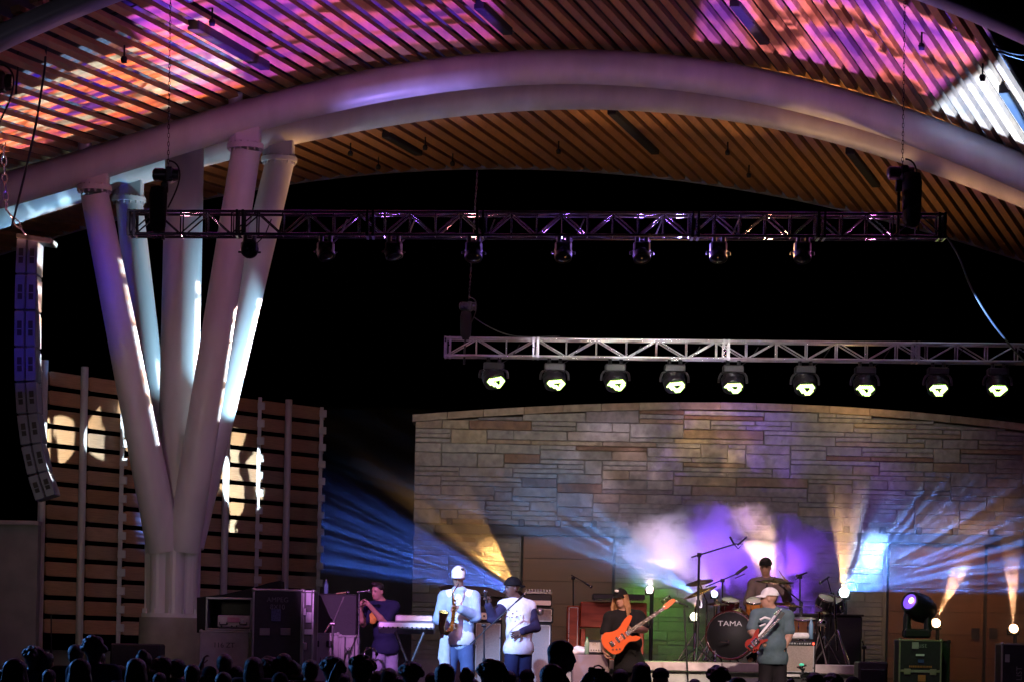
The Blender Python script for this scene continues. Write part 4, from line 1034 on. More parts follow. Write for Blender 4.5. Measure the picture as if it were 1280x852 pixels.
# saxophone
t = thing('saxophone', 'brass tenor saxophone held by the player in the white cap', 'saxophone', V3(566, 790, Z-.4))
Zs = Z-.36
body = [(571, 733, -.0), (568, 737, -.05), (566, 741, -.06), (566.5, 750, -.03), (567, 762, -.02), (566, 775, -.01), (563, 786, -.02), (558, 791, -.05), (553, 789, -.09), (552, 781, -.12), (554, 770, -.15), (555, 764, -.17)]
pts = [V3(x, y, Zs+dz) for x, y, dz in body]
MB().tube(pts, [.009, .01, .012, .017, .022, .027, .032, .036, .04, .045, .055, .072], 14).build('body_tube', M_brass, t)
b = MB().tube([pts[0], V3(573, 730, Zs+.08)], [.011, .008], 8); b.build('mouthpiece', M_black, t)
for i in range(9):
    p = lerp(pts[3], pts[6], i/8)+Vector((.012, -.028, 0)); b = MB(); b.cyl(p, p+Vector((.004, -.014, 0)), .017+.001*i, n=12); b.cyl(p, p+Vector((.05, 0, .02)), .004, n=5); b.build('key', M_brass, t)
MB().tube([pts[3]+Vector((.035, -.01, 0)), pts[6]+Vector((.045, -.01, 0))], .005, 6).build('key_rod', M_chrome, t)
# vocalist in black hat
Z = 38.5
J = dict(head=V3(640, 735, Z-.03), neck=V3(647, 748, Z), shL=V3(630, 757, Z-.1), shR=V3(662, 758, Z+.08), elL=V3(616, 772, Z-.25), elR=V3(669, 783, Z+.03), wrL=V3(610, 755, Z-.36), wrR=V3(652, 789, Z-.22),
         hdL=Vector((-.1, -.1, 1)), hdR=Vector((-1, -.15, -.35)), pelvis=V3(648, 808, Z))
legsJ(J, 648, Z, .13)
M_dk = cloth('dark_violet_sleeve', (.035, .03, .07))
voc, Wf, Rh = figure('person', 'vocalist in black hat and white t-shirt over dark sleeves, raising a small microphone', 'band members on stage', J, (-.8, -.6, -.05), M_skin3, M_white, cloth('dark_blue_trousers', (.02, .025, .07)),
                     hands=((1.1, (-.3, -.9, 0)), (.25, (-.3, -.9, -.2))), bulk=1.12, belly=.035, sleeve='none', facing=(-.5, -1, 0), hem=.1)
pr = []
for q in 'LR': pr += [limb(J['sh'+q], J['el'+q], .084, .07, .03), limb(J['el'+q], lerp(J['el'+q], J['wr'+q], .95), .068, .05, .02), ('e', tuple(J['el'+q]+Vector((0, 0, -.02))), (.08, .075, .05), None, .02)]
sdf_obj('sleeve', pr[:3], .009, M_dk, voc); sdf_obj('sleeve', pr[3:], .009, M_dk, voc)
cap(voc, J['head'], (-.8, -.6, -.05), (.1, 0, 1), 1.12, cloth('black_hat_felt', (.006, .006, .007)), -1, .3, 'hat')
b = MB()
for k, (x, y) in enumerate(((631, 765), (636, 762), (641, 766), (646, 763), (640, 771), (634, 770), (646, 770))): b.ball(V3(x, y, Z-.285+.006*k), (.012, .012, .008))
tag(b.build('chest_print', mat('dark_red_print', (.12, .02, .03), .8, var=0), voc), kind='stuff')
MB().tube([V3(632, 735, Z-.17), V3(629, 735, Z-.13), V3(627.5, 737, Z-.1), V3(629, 739, Z-.12), V3(632, 738, Z-.17)], .004, 6).build('glasses', M_chrome, voc)
def mic(label, a, b_, m=M_black):
    a, b_ = Vector(a), Vector(b_); t = thing('microphone', label, 'microphone', a); d = (b_-a).normalized()
    MB().cyl(a, a+d*.13, .011, .016, n=10).build('handle', m, t); MB().ball(a+d*.155, .026).build('grille', M_dalu, t); return t
mic('small dark microphone raised in the hand of the vocalist in the black hat', V3(609, 753, Z-.4), V3(607, 741, Z-.42))

# bassist
Z = 40.0
J = dict(head=V3(776, 748, Z-.05), neck=V3(780, 763, Z), shL=V3(763, 772, Z-.03), shR=V3(798, 771, Z+.02), elL=V3(756, 793, Z-.06), elR=V3(806, 786, Z-.12), wrL=V3(755, 812, Z-.3), wrR=V3(790, 787, Z-.36),
         hdL=Vector((.35, -.1, -1)), hdR=Vector((-1, -.1, .1)), pelvis=V3(786, 822, Z))
legsJ(J, 786, Z, .16)
M_btee = cloth('black_tee', (.013, .013, .014)); M_blk = cloth('black_trousers', (.008, .008, .009))
bass, Wf, Rh = figure('person', 'long haired bass player in black cap and black t-shirt', 'band members on stage', J, (-.45, -.9, -.12), M_skin1, M_btee, M_blk,
                      hands=((.55, (.8, -.2, .1)), (1.0, (0, .5, .6))), bulk=1.2, belly=.05, facing=(-.1, -1, 0), hem=.2, up=(-.18, 0, 1))
hair(bass, J['head'], (-.45, -.9, -.12), (-.18, 0, 1), 1.05, mat('blond_hair', (.42, .22, .1), .5, bump=.6, scale=50), 'long')
cap(bass, J['head'], (-.45, -.9, -.05), (-.18, 0, 1), 1.05, cloth('black_cap_cotton', (.01, .01, .01)), 1, .4)
MB().ball(V3(771, 738, Z-.17), (.03, .012, .02)).build('cap_badge', M_white, bass.children[-1])
def guitar(name, label, cat, org, tip, Zg, m_body, scale, outline, nk_m, head_m, pickups, m_hw=M_black, headlen=.2):
    """org: body centre pixel, tip: nut pixel; outline in metres along the neck axis"""
    o = P(org[0], org[1], Zg); n_ = P(tip[0], tip[1], Zg+.02); ax = (n_-o).normalized(); fy = Vector((0, -1, 0)); fy = (fy-ax*fy.dot(ax)).normalized(); sd = ax.cross(fy)
    t = thing(name, label, cat, o)
    W_ = lambda a, s_, f=0: o+ax*(a*scale)+sd*(s_*scale)+fy*f
    # smooth the outline
    pts = []; n = len(outline)
    for i in range(n):
        p0, p1, p2, p3 = [Vector(outline[(i+k-1) % n]) for k in range(4)]
        for k in range(4):
            q = k/4; pts.append(.5*((2*p1)+(p2-p0)*q+(2*p0-5*p1+4*p2-p3)*q*q+(3*p1-p0-3*p2+p3)*q**3))
    B = MB(); B.prism([W_(p[0], p[1]) for p in pts], fy*.036); N_ = len(pts)
    B.prism([W_(p[0]*.965, p[1]*.965, .036) for p in pts], fy*.006)
    body = B.build('body', m_body, t)
    L = (n_-o).length/scale
    MB().prism([W_(.1, -.033, .042), W_(L, -.022, .042), W_(L, .022, .042), W_(.1, .033, .042)], fy*.02).build('neck', nk_m, t)
    b = MB()
    for k in range(20):
        a = L-(L+.28)*(1-2**(-(k+1)/12))
        if a > .12: b.box(W_(a, 0, .064), (.045, .003, .003), Matrix((sd, ax, fy)).transposed())
    tag(b.build('fret', M_strings, t), kind='stuff')
    hs_ = [(L, -.024), (L+.04, -.04), (L+headlen*.7, -.05), (L+headlen, -.03), (L+headlen*.98, .01), (L+.05, .035), (L, .024)]
    hd = MB().prism([W_(a, s_, .035) for a, s_ in hs_], fy*.018).build('headstock', head_m, t)
    for k in range(4): q = W_(L+.035+k*headlen*.21, -.052, .045); MB().cyl(q, q-sd*.035, .008, n=6).build('tuning_peg', M_chrome, hd); MB().ball(q-sd*.045, (.014, .014, .014), 8, 6).build('tuning_knob', M_chrome, hd)
    for a in pickups: MB().rbox(W_(a, 0, .048), (.09, .028, .016), .004, Matrix((sd, ax, fy)).transposed()).build('pickup', m_hw, t)
    MB().rbox(W_(-.14, 0, .05), (.08, .05, .014), .004, Matrix((sd, ax, fy)).transposed()).build('bridge', m_hw, t)
    for a, s_ in ((-.13, .1), (-.17, .07), (-.09, .12)): MB().cyl(W_(a, s_, .04), W_(a, s_, .06), .012, n=8).build('knob', m_hw, t)
    b = MB()
    for k in range(4): b.tube([W_(-.14, -.024+k*.016, .066), W_(L+.03, -.015+k*.01, .066)], .0016, 4)
    tag(b.build('string', M_strings, t), kind='stuff')
    return t
JB = [(-.24, .03), (-.2, .13), (-.1, .165), (.0, .125), (.08, .115), (.17, .16), (.24, .15), (.2, .095), (.14, .055), (.14, -.045), (.2, -.08), (.3, -.15), (.28, -.19), (.18, -.175), (.06, -.125), (-.04, -.135), (-.14, -.18), (-.22, -.13), (-.25, -.05)]
M_obody = mat('orange_lacquer', (.85, .13, .025), .25, var=.05, scale=3, spec=.6); M_maple = mat('maple', (.5, .25, .1), .4, var=.12, scale=9)
guitar('bass_guitar', 'bright orange electric bass guitar with dark fretboard and orange headstock', 'bass guitar', (775, 797), (829, 760), Z-.42, M_obody, 1.0, JB, mat('rosewood', (.05, .022, .012), .5), mat('orange_headstock', (.8, .2, .06), .3, var=.05), (-.04, .05))
# guitarist in white cap
Z = 38.6
J = dict(head=V3(961, 748, Z-.03), neck=V3(965, 760, Z), shL=V3(946, 769, Z-.05), shR=V3(984, 770, Z+.05), elL=V3(939, 788, Z-.12), elR=V3(987, 792, Z+.0), wrL=V3(948, 798, Z-.34), wrR=V3(979, 812, Z-.1),
         hdL=Vector((.8, -.3, -.3)), hdR=Vector((-.35, -.2, -1)), pelvis=V3(966, 825, Z))
legsJ(J, 966, Z, .13)
gui, Wf, Rh = figure('person', 'guitarist in white cap and slate grey t-shirt looking away to the drums', 'band members on stage', J, (-.95, .1, 0), M_skin1, cloth('slate_tee', (.1, .15, .17)), cloth('black_jeans', (.015, .012, .014)),
                     hands=((.7, (.2, -.3, -1)), (.45, (-.9, .3, 0))), bulk=1.12, belly=.045, facing=(-.35, -1, 0), hem=.05)
cap(gui, J['head'], (-.95, .1, 0), (0, 0, 1), 1.1, cloth('white_cap_cotton', (.8, .78, .78)), 1, .3)
MB().lathe(lerp(J['elR'], J['wrR'], .93), [(.036, -.02), (.04, -.01), (.04, .01), (.036, .02)], 14, (J['wrR']-J['elR'])).build('wristwatch', M_black, gui)
b = MB(); b.tube([V3(950, 774, Z-.27), V3(956, 771, Z-.28), V3(963, 773, Z-.28)], .016, 6); b.tube([V3(950, 782, Z-.26), V3(957, 779, Z-.28)], .013, 6); b.build('chest_print', M_white, gui)
EG = [(-.2, .03), (-.18, .12), (-.08, .15), (.02, .11), (.1, .12), (.18, .155), (.22, .13), (.16, .08), (.12, .045), (.12, -.045), (.17, -.08), (.24, -.13), (.2, -.165), (.1, -.14), (0, -.11), (-.09, -.15), (-.18, -.12), (-.21, -.04)]
gt = guitar('electric_guitar', 'red electric guitar slung on a white strap against the guitarist in white cap', 'guitar', (944, 802), (972, 774), Z-.42, mat('red_lacquer', (.3, .02, .012), .22, var=.05, scale=3), .66, EG, mat('rosewood', (.05, .022, .012), .5), M_black, (-.05, .0, .05), M_chrome, .19)
b = MB(); pts = [V3(975, 761, Z-.1), V3(972, 765, Z-.2), V3(963, 777, Z-.31), V3(953, 789, Z-.36), V3(946, 797, Z-.37)]
for a_, c_ in zip(pts[:-1], pts[1:]):
    b.add([a_+Vector((-.035, 0, -.02)), a_+Vector((.035, 0, .02)), c_+Vector((.035, 0, .02)), c_+Vector((-.035, 0, -.02)), a_+Vector((-.035, .006, -.02)), a_+Vector((.035, .006, .02)), c_+Vector((.035, .006, .02)), c_+Vector((-.035, .006, -.02))], [(3, 2, 1, 0), (4, 5, 6, 7), (0, 1, 5, 4), (2, 3, 7, 6)])
b.build('strap', M_white, gt)
# drummer
Z = 43.2; RT = 1.635
J = dict(head=V3(957, 709, Z-.02), neck=V3(958, 722, Z), shL=V3(942, 730, Z), shR=V3(975, 730, Z), elL=V3(935, 752, Z-.12), elR=V3(984, 748, Z-.15), wrL=V3(946, 757, Z-.42), wrR=V3(985, 732, Z-.4),
         hdL=Vector((.5, -.9, .1)), hdR=Vector((-.1, -.6, .6)), pelvis=V3(957, 776, Z))
pv = J['pelvis']
for q, k in (('L', -1), ('R', 1)):
    J['hip'+q] = pv+Vector((.09*k, -.03, -.02)); J['kn'+q] = pv+Vector((.2*k, -.45, .0)); J['an'+q] = Vector((pv.x+.24*k, pv.y-.5, RT+.085))
drum, Wf, Rh = figure('person', 'drummer in black cap and open grey-brown shirt behind the drum kit', 'band members on stage', J, (-.25, -1, -.12), M_skin2, cloth('grey_brown_shirt', (.16, .12, .11)), M_blk,
                      hands=((1.0, (.2, .1, -1)), (1.0, (-.9, -.2, 0))), bulk=1.05, sleeve='long', facing=(0, -1, 0), hem=.06)
hair(drum, J['head'], (-.25, -1, -.12), (0, 0, 1), 1, mat('dark_hair', (.02, .014, .012), .5), 'short')
cap(drum, J['head'], (-.25, -1, -.1), (0, 0, 1), 1.08, cloth('black_cap_cotton', (.01, .01, .01)), 1, .05)
sdf_obj('undershirt', [('e', tuple(lerp(J['neck'], pv, .5)+Vector((0, -.075, 0))), (.055, .08, .26), None, .02)], .01, M_black, drum)
for a_, c_, lab in (((946, 758, Z-.48), (962, 741, Z-.75), 'pale drum stick in the lower hand of the drummer'), ((986, 731, Z-.45), (976, 716, Z-.6), 'raised pale drum stick over the ride cymbal')):
    p, q = V3(*a_), V3(*c_); d = (q-p).normalized(); tag(MB().tube([p-d*.08, p+d*.25, p+d*.31, p+d*.33], [.008, .008, .005, .006], 8).build('drum_stick', mat('hickory', (.55, .35, .2), .5), base=p), lab, 'drum stick', 'drum sticks of the drummer')
t = thing('drum_stool', 'round black drum stool under the drummer', 'stool', Vector((pv.x, pv.y, RT)))
MB().lathe((pv.x, pv.y, pv.z-.2), [(0, 0), (.16, 0), (.18, .03), (.17, .07), (0, .08)], 24).build('seat', M_tolex, t)
MB().cyl((pv.x, pv.y, RT+.2), (pv.x, pv.y, pv.z-.2), .02).build('post', M_chrome, t)
for k in range(3): a = k*2.09; MB().cyl((pv.x, pv.y, RT+.3), (pv.x+.25*math.cos(a), pv.y+.25*math.sin(a), RT+.01), .011, n=6).build('leg', M_chrome, t)

# ------------------------------------------------------------------ stage gear
def bx(b, x0, y0, x1, y1, Z, depth, bev=.012):           # box whose front face spans a pixel rectangle at depth Z
    a, c = P(x0, y0, Z), P(x1, y1, Z); z0, z1 = sorted((a.z, c.z))
    b.rbox(((a.x+c.x)/2, Z+depth/2, (z0+z1)/2), (abs(c.x-a.x), depth, z1-z0), bev); return (a.x+c.x)/2, abs(c.x-a.x), z0, z1
def floorbox(x0, y0, x1, Z, zf=SF):                      # same, standing on the floor at zf
    a, c = P(x0, y0, Z), P(x1, y0, Z); return (a.x+c.x)/2, abs(c.x-a.x), zf, a.z
def case(label, x0, y0, x1, Z, depth, m, zf=SF, z1=None, edge=M_edge, latches=True, split=None, cat='road case', name='road_case', group=None):
    cx, w_, z0, zt_ = floorbox(x0, y0, x1, Z, zf); t = thing(name, label, cat, (cx, Z+depth/2, z0), group); e = .028
    MB().rbox((cx, Z+depth/2, (z0+zt_)/2), (w_-.02, depth-.02, zt_-z0-.01), .01).build('panel', m, t)
    for sx in (-1, 1):
        for sy in (0, 1): MB().rbox((cx+sx*(w_/2-e/2), Z+sy*depth+(e/2 if not sy else -e/2), (z0+zt_)/2), (e, e, zt_-z0), .006).build('corner_extrusion', edge, t)
    for z_ in (z0+e/2, zt_-e/2):
        for sy in (0, 1): MB().rbox((cx, Z+sy*depth+(e/2 if not sy else -e/2)-.001, z_), (w_-2*e, e, e), .006).build('edge_extrusion', edge, t)
        for sx in (-1, 1): MB().rbox((cx+sx*(w_/2-e/2), Z+depth/2, z_), (e, depth-2*e, e), .006).build('edge_extrusion', edge, t)
    for sx in (-1, 1):
        for z_ in (z0, zt_): MB().ball((cx+sx*(w_/2-.015), Z+.015, z_+(-.015 if z_ > z0 else .015)), .03, 8, 6).build('corner_ball', edge, t)
    if split is not None:
        zs = P(0, split, Z).z
        MB().rbox((cx, Z-.004, zs), (w_-2*e, .02, .04), .005).build('edge_extrusion', edge, t)
        if latches:
            for sx in (-.3, .3): MB().rbox((cx+sx*w_, Z-.012, zs-.01), (.1, .02, .09), .01).build('butterfly_latch', edge, t)
    return t, cx, w_, z0, zt_
M_ink2 = mat('worn_stencil_paint', (.12, .12, .13), .8, var=.5, scale=40)
M_ink = mat('white_stencil_paint', (.6, .6, .62), .7, var=.1); M_dink = mat('black_stencil_paint', (.05, .05, .05), .8, var=0)
# tall black case with AMPEG lettering, two visible faces
t, cx, w_, z0, zt_ = case('tall black road case stencilled AMPEG 8X10 with two recessed handles', 316, 735, 379, 40, .6, M_case)
text('lettering', 'AMPEG', (cx, 39.985, P(0, 742, 40).z), .095, M_ink2, t); text('lettering', '8X10', (cx, 39.985, P(0, 751, 40).z), .095, M_ink2, t)
for x in (331, 357):
    p = P(x, 789, 40); b = MB(); b.rbox((p.x, 39.99, p.z), (.14, .02, .1), .01); b.build('handle_dish', mat('dull_metal', (.2, .2, .2), .5, .5), t)
p = P(345, 768, 40); MB().box((p.x, 39.992, p.z), (.13, .008, .17)).build('sticker', mat('blue_sticker', (.05, .07, .14), .6, var=.5, scale=60), t)
t, cx, w_, z0, zt_ = case('narrow case end with light strips and white tape marks beside the tall black case', 378.5, 737, 393, 39.7, .9, mat('grey_brown_laminate', (.1, .095, .09), .5, var=.3), split=None)
for y, h, s in ((748, .17, .07), (771, .14, .08), (789, .07, .12)):
    p = P(386, y, 39.7); MB().box((p.x, 39.69, p.z), (s, .012, h)).build('tape_mark', M_ink, t)
for y in (764, 807): p = P(381, y, 39.7); MB().rbox((p.x, 39.68, p.z), (.05, .03, .1), .01).build('latch', M_edge, t)
# open amp rack on grey case
t, cx, w_, z0, zt_ = case('grey road case with worn stencilling under the open amplifier rack', 250, 787, 311, 40.4, .7, M_wcase, edge=M_wcase)
text('lettering', '116 ZT', (cx, 40.385, P(0, 800, 40.4).z), .1, M_dink, t)
rk = thing('amplifier_rack', 'open fronted black rack case holding a pink lit amplifier head', 'amplifier rack', (cx, 40.7, zt_))
xa, xb = P(257, 760, 40.4).x, P(315.5, 760, 40.4).x; za, zb_ = zt_+.002, P(285, 746, 40.4).z; e = .03
for nme, c_, d_ in (('side_panel', (xa+e/2, 40.7, (za+zb_)/2), (e, .6, zb_-za)), ('side_panel', (xb-e/2, 40.7, (za+zb_)/2), (e, .6, zb_-za)), ('top_panel', ((xa+xb)/2, 40.7, zb_-e/2), (xb-xa-2*e, .6, e)), ('bottom_panel', ((xa+xb)/2, 40.7, za+e/2), (xb-xa-2*e, .6, e)), ('back_panel', ((xa+xb)/2, 40.99, (za+zb_)/2), (xb-xa, .02, zb_-za))):
    MB().rbox(c_, d_, .006).build(nme, M_case if nme == 'back_panel' else mat('brushed_edge', (.25, .25, .27), .4, .5), rk)
am = thing('silver_amplifier', 'pink lit silver amplifier head inside the open rack', 'amplifier', P(292, 783, 40.38))
b = MB(); _, aw, a0, a1 = bx(b, 272, 768, 312, 784, 40.42, .35); b.build('casing', mat('pink_lit_silver_paint', (.5, .4, .45), .4, .4, scale=12), am)  # pink light on the silver casing is put into its colour
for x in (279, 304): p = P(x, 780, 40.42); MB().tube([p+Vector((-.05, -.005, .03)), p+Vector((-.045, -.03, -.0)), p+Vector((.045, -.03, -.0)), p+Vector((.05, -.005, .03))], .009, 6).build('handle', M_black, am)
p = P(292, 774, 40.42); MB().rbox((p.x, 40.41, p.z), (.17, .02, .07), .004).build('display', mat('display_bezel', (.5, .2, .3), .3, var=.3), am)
p = P(303, 776, 40.42); MB().rbox((p.x, 40.41, p.z), (.03, .02, .05), .004).build('switch', M_ink, am)
for x in (277, 284, 290, 296): p = P(x, 779 if x in (284,) else 782, 40.42); MB().cyl((p.x, 40.42, p.z), (p.x, 40.39, p.z), .012, n=8).build('knob', M_black, am)
# tarp-covered gear behind, black boxes, grey cases
b = MB(); xs = [(246, 790), (246, 746), (280, 742), (312, 735), (335, 728), (350, 725), (352, 790)]
b.prism([P(x, y, 41.6) for x, y in xs], (0, .8, 0)); tag(b.build('tarpaulin', cloth('black_tarp', (.012, .012, .013)), base=P(300, 790, 41.6)), 'black tarpaulin draped over gear behind the open amplifier rack', 'tarpaulin')
def simple_box(name, label, cat, x0, y0, x1, Z, depth, m, zf=SF, top=None):
    cx, w_, z0, z1 = floorbox(x0, y0, x1, Z, zf); t = thing(name, label, cat, (cx, Z+depth/2, z0)); MB().rbox((cx, Z+depth/2, (z0+z1)/2), (w_, depth, z1-z0), .02).build('cabinet', m, t); return t, cx, w_, z0, z1
t, cx, w_, z0, z1 = case('grey road case stencilled 116 ZT with two dark latches, under the black cabinet', 392, 790, 424, 40.6, .6, M_wcase, edge=M_wcase)
text('lettering', '116 ZT', (cx-.0, 40.585, P(0, 816, 40.6).z), .1, M_dink, t)
for x in (396, 411): p = P(x, 804, 40.6); MB().rbox((p.x, 40.59, p.z), (.07, .03, .09), .01).build('latch', M_black, t)
t2, cx, w_, z0, z1b = case('pale grey upright case with vertical battens under the black cabinet', 424, 793, 448, 40.5, .6, M_wcase, edge=M_wcase)
for x in (431, 443): p = P(x, 812, 40.5); MB().rbox((p.x, 40.49, (z0+z1b)/2), (.014, .016, z1b-z0-.05), .003).build('groove', M_dink, t2)
text('lettering', 'AZT', (P(436, 812, 40.5).x, 40.485, P(436, 811, 40.5).z), .07, M_dink, t2)
simple_box('speaker_cabinet', 'matte black loudspeaker cabinet on the two grey cases, water bottle on top', 'speaker', 391, 741, 447, 40.7, .6, M_tolex, zf=P(0, 790, 40.6).z+.01)
def bottle(label, x, ybase, Z, h=.22, m=None, capm=None, r=.033):
    p = P(x, ybase, Z); t = thing('water_bottle', label, 'bottle', p)
    MB().lathe(p, [(0, 0), (r, .0), (r, h*.6), (r*.95, h*.68), (r*.4, h*.86), (r*.38, h*.92), (0, h*.92)], 14).build('bottle', m or mat('blue_tint_plastic', (.2, .35, .5), .15, var=.2), t)
    MB().cyl(p+Vector((0, 0, h*.92)), p+Vector((0, 0, h)), r*.42, n=12).build('cap', capm or M_ink, t); return t
bottle('clear blue tinted water bottle on top of the black loudspeaker cabinet', 407.5, 743, 40.9)
simple_box('speaker_cabinet', 'low black loudspeaker box in front of the concrete plinth', 'speaker', 138, 803, 200, 39, .6, M_tolex)
# stage monitor wedge and table at far side
t, cx, w_, z0, z1 = simple_box('monitor_wedge', 'black monitor wedge with pinkish top edge at the end of the drum riser', 'monitor', 1073, 826, 1110, 38.5, .5, M_tolex)
MB().rbox((cx, 38.49, (z0+z1)/2), (w_*.86, .02, (z1-z0)*.7), .01).build('grille', M_grille if False else M_black, t)
t = thing('upright_cabinet', 'large black upright cabinet behind the percussion, catching amber light on top', 'cabinet', PX(1040, RT, 44.2))
b = MB(); a_, c_ = P(986, 768, 44.2), P(1078, 768, 44.2); b.rbox(((a_.x+c_.x)/2, 44.5, (RT+a_.z)/2), (c_.x-a_.x, .6, a_.z-RT), .02); b.build('cabinet', M_tolex, t)
b = MB(); b.rbox(((a_.x+c_.x)/2, 44.5, a_.z+.015), (c_.x-a_.x+.04, .66, .03), .01); b.build('lid', M_black, t)
# drum riser
xr0, xr1 = P(705, 830, 40.4).x, P(1100, 830, 40.4).x
t = thing('drum_riser', 'low drum riser with pale front edge over a green lit skirt', 'riser', ((xr0+xr1)/2, 42.6, SF))
for i in range(4):
    xa, xb = xr0+(xr1-xr0)*i/4, xr0+(xr1-xr0)*(i+1)/4; MB().rbox(((xa+xb)/2, 42.7, RT-.03), (xb-xa-.008, 4.5, .055), .006).build('deck_panel', mat('riser_deck', (.16, .1, .1), .5, scale=8), t)
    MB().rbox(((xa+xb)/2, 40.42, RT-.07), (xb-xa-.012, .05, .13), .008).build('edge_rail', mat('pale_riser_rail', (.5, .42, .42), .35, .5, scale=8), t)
    MB().box(((xa+xb)/2, 40.52, (SF+RT-.14)/2), (xb-xa-.02, .03, RT-.14-SF-.01)).build('skirt', mat('pale_riser_skirt', (.4, .42, .38), .7, scale=8), t)
for i in range(5):
    xa = xr0+(xr1-xr0)*i/4; MB().rbox((xa, 40.6, (SF+RT)/2-.07), (.06, .06, RT-SF-.15), .006).build('leg', M_edge, t)
# ------------------------------------------------------------------ drums
M_shell = mat('dark_red_shell', (.06, .008, .01), .2, var=.2); M_oshell = mat('amber_burst_shell', (.7, .14, .02), .25, var=.5, scale=6, two=(.85, .35, .08)); M_head = mat('drum_head', (.65, .62, .58), .6); M_snare = mat('honey_shell', (.5, .25, .1), .3, var=.2)
def drumm(name, label, c, ax, r, h, m, mh=M_head, lugs=8, group='drums of the kit'):
    c = Vector(c); ax = Vector(ax).normalized(); t = thing(name, label, 'drum', c, group); x = ax.orthogonal().normalized(); y = ax.cross(x)
    MB().lathe(c, [(r, -h/2), (r, h/2)], 32, ax).build('shell', m, t)
    for s_ in (-1, 1):
        MB().lathe(c+ax*(s_*h/2), [(r*.99, 0), (r*.98, s_*.012), (0, s_*.014)], 32, ax).build('drum_head', mh, t)
        MB().lathe(c+ax*(s_*(h/2)), [(r*1.0, -.012), (r*1.045, -.012), (r*1.045, .014), (r*1.0, .014), (r*1.0, -.012)], 32, ax).build('hoop', M_chrome, t)
    for i in range(lugs):
        a = 2*math.pi*i/lugs+.2; d = x*math.cos(a)+y*math.sin(a); q = c+d*(r*1.03); MB().cyl(q-ax*h*.48, q+ax*h*.48, .006, n=5).build('tension_rod', M_chrome, t); MB().rbox(q, (.022, .022, .05), .004, ax.to_track_quat('Z', 'Y').to_matrix()).build('lug', M_chrome, t)
    return t
ax = Vector((-.22, -1, .03)).normalized(); kc = P(915, 794, 42.0)
t = drumm('bass_drum', 'black bass drum with TAMA lettered front head', kc, ax, .335, .42, M_shell, mat('black_drum_head', (.007, .007, .008), .65, var=0), 10)
R_ = face_rot(ax)
text('lettering', 'TAMA', kc+ax*.236+Vector((.0, 0, .165)), .105, M_ink, t, n=ax, sx=1.25)
q = kc+ax*.22; MB().lathe(kc+ax*.225, [(.34, 0), (.362, 0), (.362, -.04), (.34, -.04)], 36, ax).build('hoop', M_shell, t)
for s_ in (-1, 1): MB().cyl(kc+Vector((s_*.3, -.1, -.1)), Vector((kc.x+s_*.42, kc.y-.25, RT+.01)), .01, n=6).build('spur', M_chrome, t)
pk = mic('small silver microphone in front of the bass drum head', P(900, 801, 41.6), P(912, 802, 41.7), M_chrome)
drumm('rack_tom', 'amber burst rack tom mounted above the bass drum', P(944, 758, 42.1), (-.1, -.45, 1), .13, .2, M_oshell, lugs=6)
drumm('rack_tom', 'small dark rack tom beside the hi-hat over the bass drum', P(912, 757, 42.3), (.1, -.3, 1), .13, .17, M_shell, lugs=6)
drumm('floor_tom', 'dark red floor tom on the riser behind the guitarist', PX(944, RT+.36, 42.4), (0, -.05, 1), .2, .38, M_shell)
drumm('snare_drum', 'honey coloured wooden snare drum on a stand behind the guitar amplifier', P(1005, 782, 42.0), (0, -.15, 1), .17, .2, M_snare)
drumm('side_tom', 'small chrome rimmed tom high on the percussion rack', P(1031, 752, 42.4), (.3, -.5, 1), .12, .13, M_black, lugs=6)
drumm('side_tom', 'tilted dark tom lowest on the percussion rack', P(1044, 757, 42.5), (-.3, -.4, 1), .13, .15, M_black, lugs=6)
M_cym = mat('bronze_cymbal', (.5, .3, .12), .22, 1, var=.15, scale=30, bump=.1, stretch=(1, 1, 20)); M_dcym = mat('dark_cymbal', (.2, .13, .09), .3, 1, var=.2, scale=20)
def cymbal(label, c, ax, r, foot, m=M_cym, tripod=True):
    c = Vector(c); ax = Vector(ax).normalized(); t = thing('cymbal', label, 'cymbal', c, 'cymbals of the kit')
    MB().lathe(c, [(0, .03), (.02, .03), (.045, .012), (r*.6, -.004), (r, -.022), (r*.98, -.026), (.05, .004), (0, .01)], 40, ax).build('plate', m, t)
    MB().cyl(c+ax*.03, c+ax*.055, .014, n=8).build('wing_nut', M_chrome, t)
    if foot:
        f = Vector(foot); s = thing('cymbal_stand', 'chrome stand of the '+label, 'cymbal stand', f, 'cymbal stands'); top = Vector((f.x, f.y, f.z+(c.z-f.z)*.75))
        MB().cyl(top, c-ax*.004, .011, n=8).build('boom', M_chrome, s); MB().cyl(f+Vector((0, 0, .15)), top, .014, n=8).build('tube', M_chrome, s)
        for k in range(3): a = k*2.09+.5; MB().cyl(f+Vector((0, 0, .42)), f+Vector((.28*math.cos(a), .28*math.sin(a), .01)), .01, n=6).build('leg', M_chrome, s); 
    return t
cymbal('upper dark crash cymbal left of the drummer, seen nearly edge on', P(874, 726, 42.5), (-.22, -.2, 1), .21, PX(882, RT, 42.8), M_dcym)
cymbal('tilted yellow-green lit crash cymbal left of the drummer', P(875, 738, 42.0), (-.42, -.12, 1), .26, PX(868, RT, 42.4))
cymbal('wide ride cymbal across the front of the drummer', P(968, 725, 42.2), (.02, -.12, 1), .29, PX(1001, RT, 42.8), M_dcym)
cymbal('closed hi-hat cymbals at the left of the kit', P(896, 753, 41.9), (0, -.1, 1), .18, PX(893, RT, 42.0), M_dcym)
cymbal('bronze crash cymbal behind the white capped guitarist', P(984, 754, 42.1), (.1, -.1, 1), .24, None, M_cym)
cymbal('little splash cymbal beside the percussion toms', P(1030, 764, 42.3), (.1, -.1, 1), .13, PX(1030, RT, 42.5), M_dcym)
cymbal('small dark bell cymbal left of the rack tom', P(925, 762, 41.95), (.25, -.3, 1), .12, None, M_dcym)
